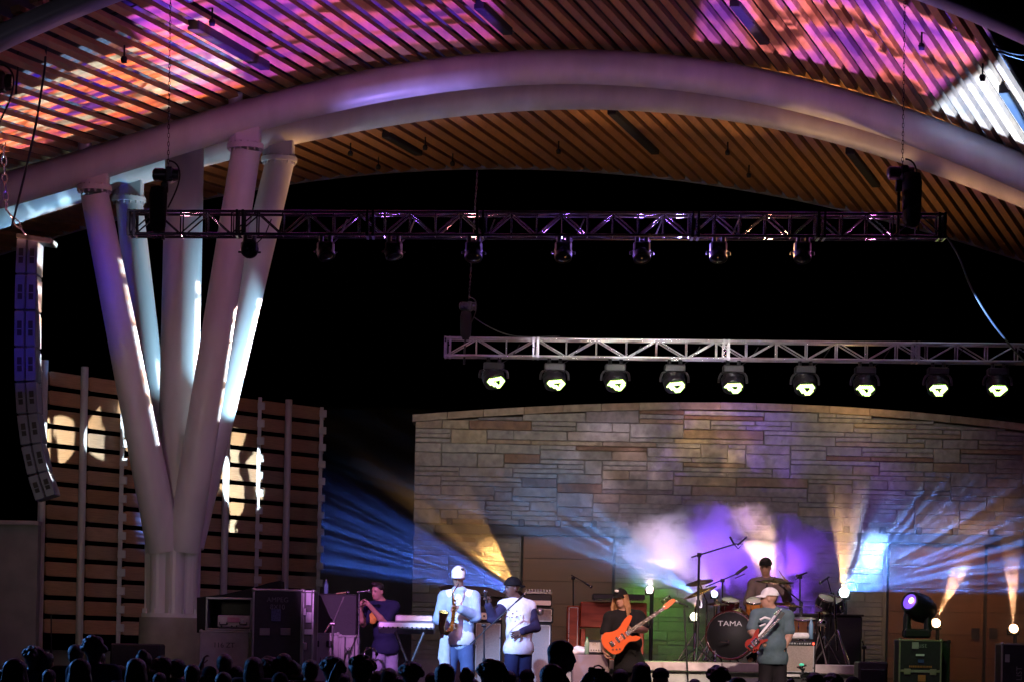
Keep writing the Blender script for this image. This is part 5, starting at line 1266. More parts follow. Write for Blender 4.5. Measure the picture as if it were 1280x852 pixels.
t = thing('percussion_stand', 'chrome double braced percussion stand at the end of the riser', 'stand', PX(1046, RT, 42.2))
f = PX(1046, RT, 42.2); MB().cyl(f+Vector((0, 0, .2)), P(1043, 745, 42.2), .018, n=8).build('tube', M_chrome, t)
for k in range(3):
    a = k*2.09+.9; MB().cyl(f+Vector((0, 0, .5)), f+Vector((.33*math.cos(a), .25*math.sin(a), .01)), .014, n=6).build('leg', M_chrome, t)
MB().cyl(P(1035, 742, 42.2), P(1050, 746, 42.2), .014, n=6).build('arm', M_chrome, t)
t = thing('percussion_stand', 'bright chrome stand leg set beside the guitar amplifier', 'stand', PX(1027, RT, 41.6))
f = PX(1027, RT, 41.6); MB().cyl(P(1024, 788, 41.6), f+Vector((.08, 0, .0)), .02, n=8).build('leg', M_chrome, t); MB().cyl(P(1024, 764, 41.6), P(1024, 790, 41.6), .02, n=8).build('tube', M_chrome, t); MB().cyl(P(1024, 790, 41.6), f+Vector((-.12, .1, .0)), .014, n=8).build('leg', M_chrome, t); MB().lathe(P(1027, 778, 41.55), [(0, -.05), (.06, -.04), (.07, 0), (.05, .05), (0, .06)], 12).build('clutch', M_chrome, t)
# ------------------------------------------------------------------ microphone stands
def mstand(label, px, Z, base, ztop, boom=None, head='mic', m=M_black, r=.011, tri=True, big=False):
    f = PX(px, base, Z); top = P(ztop[0], ztop[1], Z); t = thing('microphone_stand', label, 'microphone stand', f)
    MB().cyl(f+Vector((0, 0, .1)), top, r*1.15, r, n=8).build('tube', m, t)
    for k in range(3): a = k*2.09+.4; MB().cyl(f+Vector((0, 0, .2)), f+Vector((.27*math.cos(a), .27*math.sin(a), .012)), r*.8, n=6).build('leg', m, t)
    mid = top.lerp(f, .45); MB().cyl(mid+Vector((0, 0, -.04)), mid+Vector((0, 0, .04)), r*1.9, n=8).build('clutch', m, t)
    tip = top
    if boom:
        a_, c_ = P(*boom[0], Z-.02), P(*boom[1], Z-.05); MB().cyl(a_, c_, r*.75, n=6).build('boom', m, t); MB().cyl(top+Vector((-.03, -.01, 0)), top+Vector((.03, -.01, 0)), r*2, n=8).build('clutch', m, t); tip = c_
        d = (c_-a_).normalized()
    else: d = Vector((.3, -.3, .9)).normalized()
    return t, tip, d
def micat(label, tip, d, big=False, m=M_black, gm=M_dalu):
    t = thing('microphone', label, 'microphone', tip); d = Vector(d).normalized()
    if big: MB().cyl(tip, tip+d*.2, .024, n=12).build('housing', m, t); MB().cyl(tip-d*.02+Vector((0, -.03, -.05)), tip+d*.16+Vector((0, -.03, -.09)), .007, n=6).build('clip', m, t)
    else: MB().cyl(tip-d*.04, tip+d*.1, .011, .016, n=10).build('handle', m, t); MB().ball(tip+d*.125, .026).build('grille', gm, t)
_, tip, d = mstand('straight violet lit microphone stand gripped by the singer', 447.5, 40.2, SF, (449, 741), m=mat('satin_steel', (.3, .3, .33), .3, .8)); micat('chrome vocal microphone held by the singer in the navy t-shirt', P(450, 739, 40.2), (.9, -.1, .1), m=M_dalu, gm=M_alu)
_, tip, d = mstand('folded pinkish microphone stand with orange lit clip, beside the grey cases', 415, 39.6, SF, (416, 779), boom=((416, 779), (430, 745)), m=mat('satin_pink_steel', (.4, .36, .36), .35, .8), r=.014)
micat('horizontal microphone catching orange light on the folded stand', P(424, 741, 39.5), (.95, -.2, .12), m=mat('gold_mic', (.6, .4, .2), .3, .8)); MB().cyl(P(414, 777, 39.6), P(406, 790, 39.5), .012, n=6).build('hanging_leg', M_chrome, _)
_, tip, d = mstand('black boom microphone stand reaching up to the face of the vocalist in black hat', 605, 38.0, SF, (605, 781), boom=((587, 805), (647, 750))); micat('black microphone at the boom tip below the chin of the hatted vocalist', tip, d, m=M_black)
_, tip, d = mstand('thin black microphone stand behind the organ bench', 717, 43.5, SF, (716.5, 722), boom=((714, 718), (730, 727))); micat('black microphone hanging off the thin stand behind the organ', tip, (.8, -.1, -.5), big=False)
_, tip, d = mstand('black microphone stand in front of the green light beside the bass neck', 861, 39.0, SF, (855, 757)); micat('pale microphone pointing left at the orange headstock', P(857, 756, 38.95), (-.9, -.1, .35), gm=M_alu)
_, tip, d = mstand('tall thick overhead boom stand crossing the bright smoke left of the kit', 871, 41.0, RT, (874, 693), boom=((864, 696), (920, 679)), r=.016)
t = thing('stereo_microphone', 'forked pair of overhead microphones on the tall boom', 'microphone', tip)
for s_ in (-1, 1): MB().cyl(tip+Vector((.02*s_, 0, -.02)), tip+Vector((.12*s_+.03, 0, .1)), .014, n=8).build('capsule', M_black, t)
MB().tube([tip+Vector((-.03, 0, 0)), tip+Vector((.03, -.02, -.07)), tip+Vector((.1, 0, 0)), tip+Vector((-.03, 0, 0))], .009, 6).build('clip', M_black, t)
_, tip, d = mstand('second overhead boom stand with a large microphone above the bass drum', 903, 42.6, RT, (903, 725), boom=((882, 733), (920, 717)), r=.013); micat('large black condenser microphone angled up over the bass drum', tip, (.8, -.1, .6), big=True)
_, tip, d = mstand('thin black stand between the drummer and the percussion', 1000, 43.0, RT, (1000, 721), boom=((994, 724), (1006, 716))); micat('black microphone tilted over the ride cymbal edge', tip, (-.8, -.2, -.3))
_, tip, d = mstand('tall slim microphone stand bending over the percussion rack', 1036, 42.6, RT, (1040, 742), boom=((1042, 750), (1034, 722))); micat('small black microphone on the bent stand over the percussion', tip, (-.7, -.2, -.5))
_, tip, d = mstand('short black stand rising behind the monitor wedge', 1080, 39.2, SF, (1080, 808), boom=((1080, 808), (1078, 800)), r=.014)
# tambourine beside the singer
t = thing('tambourine', 'chrome tambourine glinting at the hip of the singer', 'tambourine', P(463, 818, 40.3)); c_ = P(463, 817, 40.3)
MB().lathe(c_, [(.08, -.02), (.095, -.02), (.095, .02), (.08, .02), (.08, -.02)], 24, (.3, -1, .2)).build('frame', M_chrome, t)
for k in range(6): a = k*1.047; MB().cyl(c_+Vector((.09*math.cos(a), -.03, .09*math.sin(a))), c_+Vector((.09*math.cos(a), -.0, .09*math.sin(a))), .022, n=10).build('jingle', M_chrome, t)
MB().cyl(c_+Vector((0, 0, -.09)), PX(463, SF, 40.3), .01, n=6).build('stem', M_chrome, t)
# ------------------------------------------------------------------ keyboards, organ, amplifiers
kb = thing('keyboard', 'stage keyboard seen from behind with sockets and cables, on a folding stand', 'keyboard', P(516, 790, 39.6))
b = MB(); a_, c_ = P(484, 786, 39.6), P(541, 779, 39.6); cxk = (a_.x+c_.x)/2; zk = P(512, 784, 39.6).z
M_kb = mat('silver_keyboard_shell', (.42, .4, .48), .35, .3, scale=10)
MB().rbox((cxk-.05, 39.7, zk), (.78, .34, .1), .02, Matrix.Rotation(rad(-12), 3, 'X')).build('body', M_kb, kb)
MB().rbox((cxk+.05, 39.85, zk+.1), (.52, .22, .1), .015, Matrix.Rotation(rad(-18), 3, 'X')).build('upper_module', M_kb, kb)
for k in range(11): MB().cyl((cxk-.36+k*.065, 39.55, zk+.0), (cxk-.36+k*.065, 39.51, zk+.0), .014, n=8).build('socket', M_black if k % 3 else M_chrome, kb)
for k in range(8): MB().cyl((cxk-.15+k*.055, 39.82, zk+.15), (cxk-.15+k*.055, 39.81, zk+.185), .014, n=8).build('knob', M_alu, kb)
ks = thing('keyboard_stand', 'double X folding stand under the stage keyboard', 'keyboard stand', PX(513, SF, 39.7))
for y_ in (39.6, 39.85):
    for (xa, xb) in ((494, 530), (530, 496)):
        MB().cyl((P(xa, 790, y_).x, y_, zk-.06), (P(xb, 790, y_).x+.0, y_+(.03 if xa > xb else 0), SF+.02), .019, n=8).build('leg', mat('violet_lit_tube_steel', (.25, .25, .28), .35, .7), ks)
for x_ in (496, 530): MB().cyl((P(x_, 790, 39.6).x, 39.5, SF+.03), (P(x_, 790, 39.6).x, 39.95, SF+.03), .02, n=8).build('foot', M_black, ks)
def cab(name, label, cat, x0, y0, x1, Z, dep, zf=SF, grille=True, m=M_tolex, gm=M_grille, group=None):
    cx, w_, z0, z1 = floorbox(x0, y0, x1, Z, zf); t = thing(name, label, cat, (cx, Z+dep/2, z0), group); MB().rbox((cx, Z+dep/2, (z0+z1)/2), (w_, dep, z1-z0), .018).build('cabinet', m, t)
    if grille:
        MB().rbox((cx, Z-.004, (z0+z1)/2), (w_-.06, .02, z1-z0-.06), .008).build('grille_cloth', gm, t)
        e = .012
        for s_ in (-1, 1): MB().box((cx+s_*(w_/2-.03), Z-.012, (z0+z1)/2), (e, .012, z1-z0-.06)).build('piping', M_alu, t); MB().box((cx, Z-.012, (z0+z1)/2+s_*((z1-z0)/2-.03)), (w_-.06-e, .012, e)).build('piping', M_alu, t)
    return t, cx, w_, z0, z1
cab('bass_cabinet', 'tall bass speaker cabinet left of the pair behind the hatted vocalist', 'speaker cabinet', 593, 776, 628, 41.6, .45)
t, cx, w_, z0, z1 = cab('bass_cabinet', 'tall brown grilled bass speaker cabinet under two stacked amplifier heads', 'speaker cabinet', 652, 778, 690, 41.4, .45)
t, cx, w_, z0, z1a = cab('bass_amplifier', 'bass amplifier head with dark grille under the white lit rack', 'amplifier', 655, 758, 692, 41.4, .4, zf=z1+.004)
MB().lathe((cx+.02, 41.375, z1a-.06), [(0, -.01), (.05, -.006), (.05, .004), (0, .006)], 16, (0, -1, 0)).build('badge', M_alu, t)
t, cx, w_, z0, z1a = cab('keyboard_rack', 'silver topped rack with knobs on the bass amplifier, brightest at its front', 'rack', 655, 741, 690, 41.45, .35, zf=z1a+.004, grille=False)
MB().rbox((cx, 41.44, z0+.06), (w_*.94, .03, .07), .008).build('lit_panel', mat('cream_panel', (.75, .68, .6), .4, var=.1), t)
MB().rbox((cx, 41.6, z1a+.012), (w_*1.02, .34, .03), .01).build('mixer_top', M_alu, t)
for k in range(9): MB().cyl((cx-w_*.42+k*w_*.105, 41.5, z1a+.02), (cx-w_*.42+k*w_*.105, 41.49, z1a+.06), .012, n=6).build('knob', M_ink, t)
t, cx, w_, z0, z1 = cab('bass_amplifier', 'cream lit amplifier head on the left bass cabinet beside the raised microphone', 'amplifier', 597, 757, 628, 41.6, .35, zf=P(610, 776, 41.6).z+.005, grille=False)
MB().rbox((cx, 41.585, z0+.07), (w_*.94, .02, .1), .006).build('face_panel', mat('cream_panel', (.75, .68, .6), .4), t)
for k in range(6): MB().cyl((cx-w_*.38+k*w_*.15, 41.58, z0+.07), (cx-w_*.38+k*w_*.15, 41.55, z0+.07), .016, n=8).build('knob', M_black, t)
b = MB(); b.prism([P(x, y, 42.2) for x, y in ((548, 733), (560, 730), (610, 733), (632, 742), (632, 746), (552, 739))], (0, .5, 0)); t = thing('piano_lid', 'dark closed lid shape behind the saxophone player', 'keyboard lid', P(590, 745, 42.2)); b.build('lid', M_black, t); MB().rbox((P(590, 745, 42.4).x, 42.45, (SF+P(590, 745, 42.2).z)/2), (.9, .4, P(590, 745, 42.2).z-SF), .02).build('body', M_matte, t)
# organ and its keyboard
M_org = mat('red_walnut', (.3, .05, .02), .35, var=.3, scale=3, stretch=(1, 1, 6))
t = thing('organ', 'red-brown wooden organ console behind the bass player', 'organ', PX(765, SF, 43.2))
b = MB(); bx(b, 726, 751, 808, 785, 43.2, .8); b.build('cabinet', M_org, t)
for x in (729, 802):
    for dy in (.06, .7): p = P(x, 785, 43.2); MB().rbox((p.x, 43.2+dy, (SF+p.z)/2), (.07, .07, p.z-SF), .01).build('leg', M_org, t)
b = MB(); bx(b, 727, 822, 806, 826, 43.3, .2); b.build('pedal_rail', M_org, t)
b = MB(); bx(b, 741, 741, 806, 749.5, 43.0, .5); t2 = thing('keyboard', 'black keyboard lying on top of the organ', 'keyboard', P(772, 750, 43.0)); b.build('body', M_black, t2)
for k in range(22): p = P(743+k*2.85, 749, 42.98); MB().rbox((p.x, 42.97, p.z), (.03, .05, .02), .003).build('key', M_ink if False else M_dalu, t2)
t = cab('rotary_speaker', 'red-brown wooden rotary speaker cabinet at the left of the organ', 'speaker cabinet', 709, 756, 725, 43.3, .6, m=M_org, gm=M_org)[0]
# low grey table with towel and rack unit
t, cx, w_, z0, z1 = cab('low_case', 'grey low case carrying a white towel, a green bottle and a rack unit', 'case', 716, 817, 762, 39.9, .6, grille=False, m=mat('grey_carpet_case', (.25, .2, .2), .85))
sdf_obj('folded_cloth', [('e', (P(727, 812, 40.1).x, 40.15, z1+.05), (.13, .14, .06), None, .03), ('e', (P(722, 812, 40.1).x, 40.12, z1+.06), (.06, .1, .06), None, .03), limb((P(718, 0, 40).x, 40.0, z1+.05), (P(736, 0, 40).x, 40.05, z1+.03), .04, .035, .03)], .012, cloth('white_towel', (.8, .78, .75)), None, base=(P(727, 812, 40.1).x, 40.15, z1)); tag(bpy.context.scene.objects['folded_cloth'], 'white towel crumpled on the low grey case', 'towel')
bottle('green capped water bottle between the towel and the rack unit', 733.5, 817, 40.0, .24, mat('green_tint_plastic', (.3, .5, .3), .15, var=.2), mat('green_cap', (.05, .4, .15), .4))
t, cx, w_, z0, z1 = cab('rack_unit', 'small silver rack unit with knobs on the low grey case', 'rack unit', 735, 799, 756, 40.0, .35, zf=z1+.003, grille=False)
MB().rbox((cx, 39.99, (z0+z1)/2), (w_*.86, .02, (z1-z0)*.7), .006).build('face_panel', M_alu, t)
for k in range(5): MB().cyl((cx-.07+k*.035, 39.98, z0+.06), (cx-.07+k*.035, 39.96, z0+.06), .009, n=6).build('knob', M_black, t)
# guitar amplifier
AZ = 39.6; zam = P(1000, 842, AZ).z
t = thing('low_platform', 'low platform with a pale front edge under the guitar amplifier', 'platform', PX(1000, SF, AZ+.2)); MB().rbox((P(1000, 0, AZ).x, AZ+.25, (SF+zam)/2-.02), (.56, .55, zam-SF-.045), .01).build('box', M_tolex, t); MB().rbox((P(996, 0, AZ).x, AZ+.22, zam-.02), (.5, .6, .04), .008).build('pale_board', M_head, t)
t, cx, w_, z0, z1 = cab('guitar_amplifier', 'beige grilled guitar combo amplifier with a red pilot lamp behind the guitarist', 'amplifier', 976, 800, 1020, AZ+.05, .3, zf=zam+.003, gm=mat('beige_grille_cloth', (.36, .3, .25), .85, var=.15, scale=60, bump=.2))
MB().rbox((cx, AZ+.035, z1-.035), (w_-.04, .03, .055), .006).build('control_panel', M_black, t)
for k in range(11): MB().cyl((cx-w_*.4+k*.035, AZ+.02, z1-.035), (cx-w_*.4+k*.035, AZ, z1-.035), .011, n=6).build('knob', M_alu, t)
p = P(1017, 802, AZ); MB().ball((p.x, AZ+.01, z1-.035), .014).build('pilot_lamp', mat('red_pilot', (1, .05, .02), .4, var=0, emit=(1, .04, .02), es=9), t)
sdf_obj('rolled_towel', [limb(P(992, 794, AZ+.15), P(1008, 794, AZ+.2), .045, .045, .03)], .012, cloth('white_towel', (.8, .78, .75)), None, base=P(1000, 796, AZ+.2)); tag(bpy.context.scene.objects['rolled_towel'], 'rolled cream towel on top of the guitar amplifier', 'towel')
bottle('clear water bottle on top of the guitar amplifier', 1013.5, 798, AZ+.2, .3)
t = thing('glow_tangle', 'small tangle of cables and a green lit fitting in front of the guitar amplifier', 'cable tangle', P(1003, 845, 39)); MB().ball(P(1002, 830, 39), (.035, .03, .02)).build('painted_green_spot', mat('painted_green_glow', (.1, .6, .4), .5, var=0, emit=(.1, .7, .4), es=.6), t)  # green light on a small item, put in as emission
rr = random.Random(2); b = MB(); b.tube([P(1002+rr.uniform(-6, 6), 831+k*2.2, 39+rr.uniform(-.05, .05)) for k in range(9)], .014, 6); b.build('cable', M_rubber, t); b = MB(); b.tube([P(1004+rr.uniform(-6, 6), 832+k*2.2, 39+rr.uniform(-.05, .05)) for k in range(9)], .012, 6); b.build('cable', M_rubber, t)
b = MB(); b.cyl(P(1003, 832, 39), PX(1003, SF, 39), .012, n=6); b.build('stem', M_black, t)
# ------------------------------------------------------------------ right cases and moving head
M_olive = mat('olive_edge', (.3, .3, .2), .45, .5, var=.15)
t, cx, w_, z0, zt_ = case('black road case with worn stickers and two latches under the big moving head', 1124, 798, 1178, 44, .6, M_case, edge=M_olive, split=814)
p = P(1144, 806, 44); MB().box((p.x, 43.985, p.z), (.1, .01, .1)).build('sticker', mat('grey_sticker', (.3, .3, .28), .7), t)
text('lettering', 'ust', (P(1153, 806, 44).x, 43.985, P(1153, 806, 44).z), .11, mat('faded_print', (.22, .22, .22), .7), t)
for x, y, w2, h2, m_ in ((1150, 818, .13, .03, M_ink), (1151, 825.5, .09, .05, mat('blue_mark', (.03, .06, .2), .7)), (1151, 832.5, .36, .03, mat('orange_mark', (.35, .13, .03), .7)), (1151, 839, .34, .025, mat('faded_print', (.22, .22, .22), .7)), (1152, 847, .12, .1, mat('orange_mark', (.35, .13, .03), .7))):
    p = P(x, y, 44)
    if w2 > .3: 
        b = MB(); rr = random.Random(int(x+y)); xx = -w2/2
        while xx < w2/2-.02: ww = rr.uniform(.012, .022); b.box((p.x+xx+ww/2, 43.986, p.z), (ww, .008, h2)); xx += ww+.008
        tag(b.build('printed_line', m_, t), kind='stuff')
    else: MB().rbox((p.x, 43.986, p.z), (w2, .008, h2), .003).build('printed_mark', m_, t)
t, cx, w_, z0, zt_ = case('black road case with vertical white lettering at the frame edge under an amber lamp', 1252, 803, 1300, 44, .6, M_case)
text('lettering', 'LIST', (P(1274, 842, 44).x, 43.985, P(1274, 841, 44).z), .12, mat('faded_print', (.22, .22, .22), .7), t, rz=math.pi/2); p = P(1259, 822, 44); MB().rbox((p.x, 43.985, p.z), (.07, .01, .12), .004).build('sticker', mat('grey_sticker', (.3, .3, .28), .7), t)
case('small black dimmer case with indents standing behind the sticker covered case', 1176, 800, 1188, 44.4, .5, M_case, edge=M_matte)
mh = thing('big_moving_head', 'large black moving head with a violet lens tilted up on its road case', 'stage light', P(1146, 797, 44.2)); Zm = 44.3
b = MB(); bx(b, 1131, 785, 1164, 797, Zm-.15, .35, .03); b.build('base', M_black, mh)
for x in (1134, 1160): b = MB(); b.tube([P(x, 788, Zm), P(x, 770, Zm), P(x+(3 if x < 1140 else -2), 752, Zm)], [.07, .065, .06], 10); b.build('yoke_arm', M_black, mh)
n_ = Vector((-.75, -.62, .32)).normalized(); hc = P(1148, 755, Zm); fc = P(1133, 746, Zm-.2); d = (fc-hc)
hd = MB().lathe(hc+Vector((.02, .05, -.04)), [(0, -.3), (.12, -.28), (.19, -.2), (.22, -.05), (.2, .12), (.165, .24), (.15, .26), (.13, .25), (.13, .235), (0, .235)], 24, d).build('head', M_black, mh)
dn = d.normalized(); MB().lathe(hc+Vector((.02, .05, -.04))+dn*.25, [(0, .01), (.07, .008), (.122, 0)], 22, dn).build('lens', mat('violet_lens', (.2, .1, .6), .1, var=0, emit=(.25, .1, 1), es=1.0), hd); MB().lathe(hc+Vector((.05, .0, -.03))+dn*.27, [(0, .004), (.045, 0)], 16, dn).build('hot_spot', mat('pink_hot_spot', (1, .7, .9), .4, var=0, emit=(1, .65, .9), es=6), hd)
def lampy(label, x, y, Z, r, n, col, es, foot=None, beam=None, ring=True):
    c = P(x, y, Z); n = Vector(n).normalized(); t = thing('floor_light', label, 'stage light', c)
    MB().lathe(c-n*.02, [(0, -.2), (r*.8, -.19), (r*1.05, -.1), (r*1.15, .0), (r*1.15, .03), (r, .03), (r, 0)], 20, n).build('housing', M_black, t)
    MB().lathe(c, [(0, .012), (r*.7, .01), (r, 0)], 22, n).build('lens', mat('lens_%.2f_%.2f_%.2f_%g' % (*col, es), col, .4, var=0, emit=col, es=es), t)
    b = MB(); f = PX(x, SF if foot is None else foot, Z+.08)
    b.cyl((f.x, f.y, f.z), (f.x, f.y, c.z-r*1.3), .03, n=8); b.build('support', M_black, t)
    b = MB(); b.tube([c+Vector((-r*1.25, .03, 0)), c+Vector((-r*1.25, .06, -r*1.3)), c+Vector((r*1.25, .06, -r*1.3)), c+Vector((r*1.25, .03, 0))], .014, 6); b.build('yoke', M_black, t)
    if beam:
        for (to, cc, e, ang, kw) in beam: spot(c+n*.08, to, cc, e, ang, name='beam_lamp', **kw)
    return t
lampy('small amber floor light whose beam rises beside the big moving head', 1170, 778, 45, .07, (.0, -1, .25), (1, .6, .3), 22)
fan(P(1171, 772, 44.9), P(1210, 688, 44.9), (1, .48, .2), 1700, .15, .11, 3, 5, fill=.8, peak=1.4)
lampy('small amber floor light at the frame edge with a beam going straight up', 1267, 785, 45, .07, (.0, -1, .25), (1, .6, .3), 22)
fan(P(1267, 779, 44.9), P(1264, 688, 44.9), (1, .48, .22), 1700, .13, .11, 5, 5, fill=.8, peak=1.4)
lampy('cyan white floor light at the end of the riser throwing a wide blue fan', 1055, 740, 44.8, .075, (.1, -1, .1), (.7, .93, 1), 30, RT)
fan(P(1057, 738, 44.68), P(1150, 672, 44.68), (.1, .3, 1), 9000, .66, .08, 1, 20, lo=.5, hi=.62, fill=.04, peak=4, lean=-.22)
fan(P(1057, 738, 44.7), P(1105, 680, 44.7), (.4, .62, 1), 4000, .5, .06, 5, 20, lo=.5, hi=.68, fill=0, peak=4, lean=-.22)
fan(P(1056, 734, 44.7), P(1071, 640, 44.7), (.75, .78, 1), 2600, .09, .1, 3, 14, fill=.5, lean=-.22)
fan(P(1053, 734, 44.66), P(1054, 650, 44.66), (1, .55, .22), 5000, .2, .14, 2, 8, fill=.8, peak=1.4, lean=-.22)
lampy('small pink-white lamp glowing behind the bass player', 812, 737, 44.6, .05, (-.1, -1, 0), (1, .55, .75), 22, SF)
fan(P(880, 760, 46.4), P(800, 672, 46.4), (1, .7, .95), 450, .42, .16, 4, 6, fill=.7, peak=1.8)
fan(P(870, 742, 45.5), P(755, 672, 45.5), (.12, .42, 1), 7000, .2, .06, 7, 24, fill=.1, peak=3)
lampy('small cyan-white lamp between the cymbals', 893, 742, 44.6, .045, (0, -1, 0), (.7, .95, 1), 22, RT)
lampy('warm white lamp low beside the bass drum', 868, 770, 45.6, .065, (-.1, -1, .1), (1, .9, .65), 22, RT)
fan(P(868, 764, 45.45), P(888, 680, 45.45), (1, .6, .25), 700, .2, .12, 2, 6, fill=.9, peak=1.3)
fan(P(968, 770, 46.3), P(945, 655, 46.3), (1, .6, .28), 1000, .2, .2, 6, 5, fill=.8, peak=1.4)
lampy('hidden floor light behind the hatted vocalist throwing amber and blue beams', 647, 742, 45.0, .06, (-.7, .3, .6), (1, .6, .3), 8, SF)
fan(P(648, 738, 45.2), P(592, 668, 45.2), (1, .5, .14), 3200, .24, .1, 8, 7, fill=.6, peak=1.6)
fan(P(655, 745, 48.6), P(450, 668, 48.6), (.07, .2, 1), 16000, .22, .06, 12, 34, lo=.47, hi=.62, fill=.12, peak=2.4)
lampy('small amber lamp partly hidden behind the amplifiers', 700, 806, 42.5, .05, (0, -1, 0), (1, .75, .55), 10, SF)
t = thing('wash_bar', 'black light bar on the riser washing the smoke violet behind the drummer', 'stage light', PX(1000, RT, 46.6)); MB().rbox(PX(1000, RT+.06, 46.6), (.8, .14, .12), .02).build('housing', M_black, t)
for k in range(5): q = PX(1000, RT+.13, 46.6)+Vector((-.3+.15*k, 0, 0)); MB().cyl(q, q+Vector((0, 0, .01)), .05, n=12).build('lens', mat('violet_lens', (.2, .1, .6), .1, var=0, emit=(.25, .1, 1), es=1.0), t)
fan(PX(1030, RT+.25, 46.7), P(890, 650, 46.7), (.26, .07, 1), 1200, .5, .16, 3, 5, fill=.8, peak=1.4)
fan(PX(960, RT+.25, 46.5), P(1030, 670, 46.5), (.3, .06, 1), 500, .5, .16, 9, 5, fill=.8, peak=1.4)
# narrow wash from the small lamps into the smoke, plus one hidden head added to light it
c_ = P(990, 757, 44.5); t = thing('floor_light', 'small black lamp head on a stub stand hidden behind the guitarist and cymbals', 'stage light', c_)
MB().cyl(c_+Vector((0, -.14, -.03)), c_+Vector((0, -.02, 0)), .06, n=12).build('housing', M_black, t); MB().cyl(PX(990, RT, 44.45), c_+Vector((0, -.08, -.06)), .018, n=8).build('support', M_black, t)
for (x, y, Y_, to, col_, e_, an) in ((812, 735, 44.45, (812, 692, 46.9), (1, .74, .95), 1500, 26), (893, 740, 44.45, (838, 672, 46.9), (.9, .7, 1), 1400, 22), (893, 740, 44.45, (900, 672, 47.0), (.26, .09, 1), 2300, 32), (990, 750, 44.6, (945, 665, 46.9), (1, .62, .32), 2200, 17), (990, 750, 44.6, (1020, 695, 47.0), (.26, .06, 1), 700, 26), (812, 735, 44.45, (762, 690, 46.9), (.2, .45, 1), 700, 24)):
    spot(P(x, y, Y_), P(*to), col_, e_, an, .8, .03, name='beam_lamp')
# thin mike stand in the dark at the far side of the screen
mstand('lone thin stand with a small head in front of the screen', 64, 38, SF, (64, 768), r=.009)

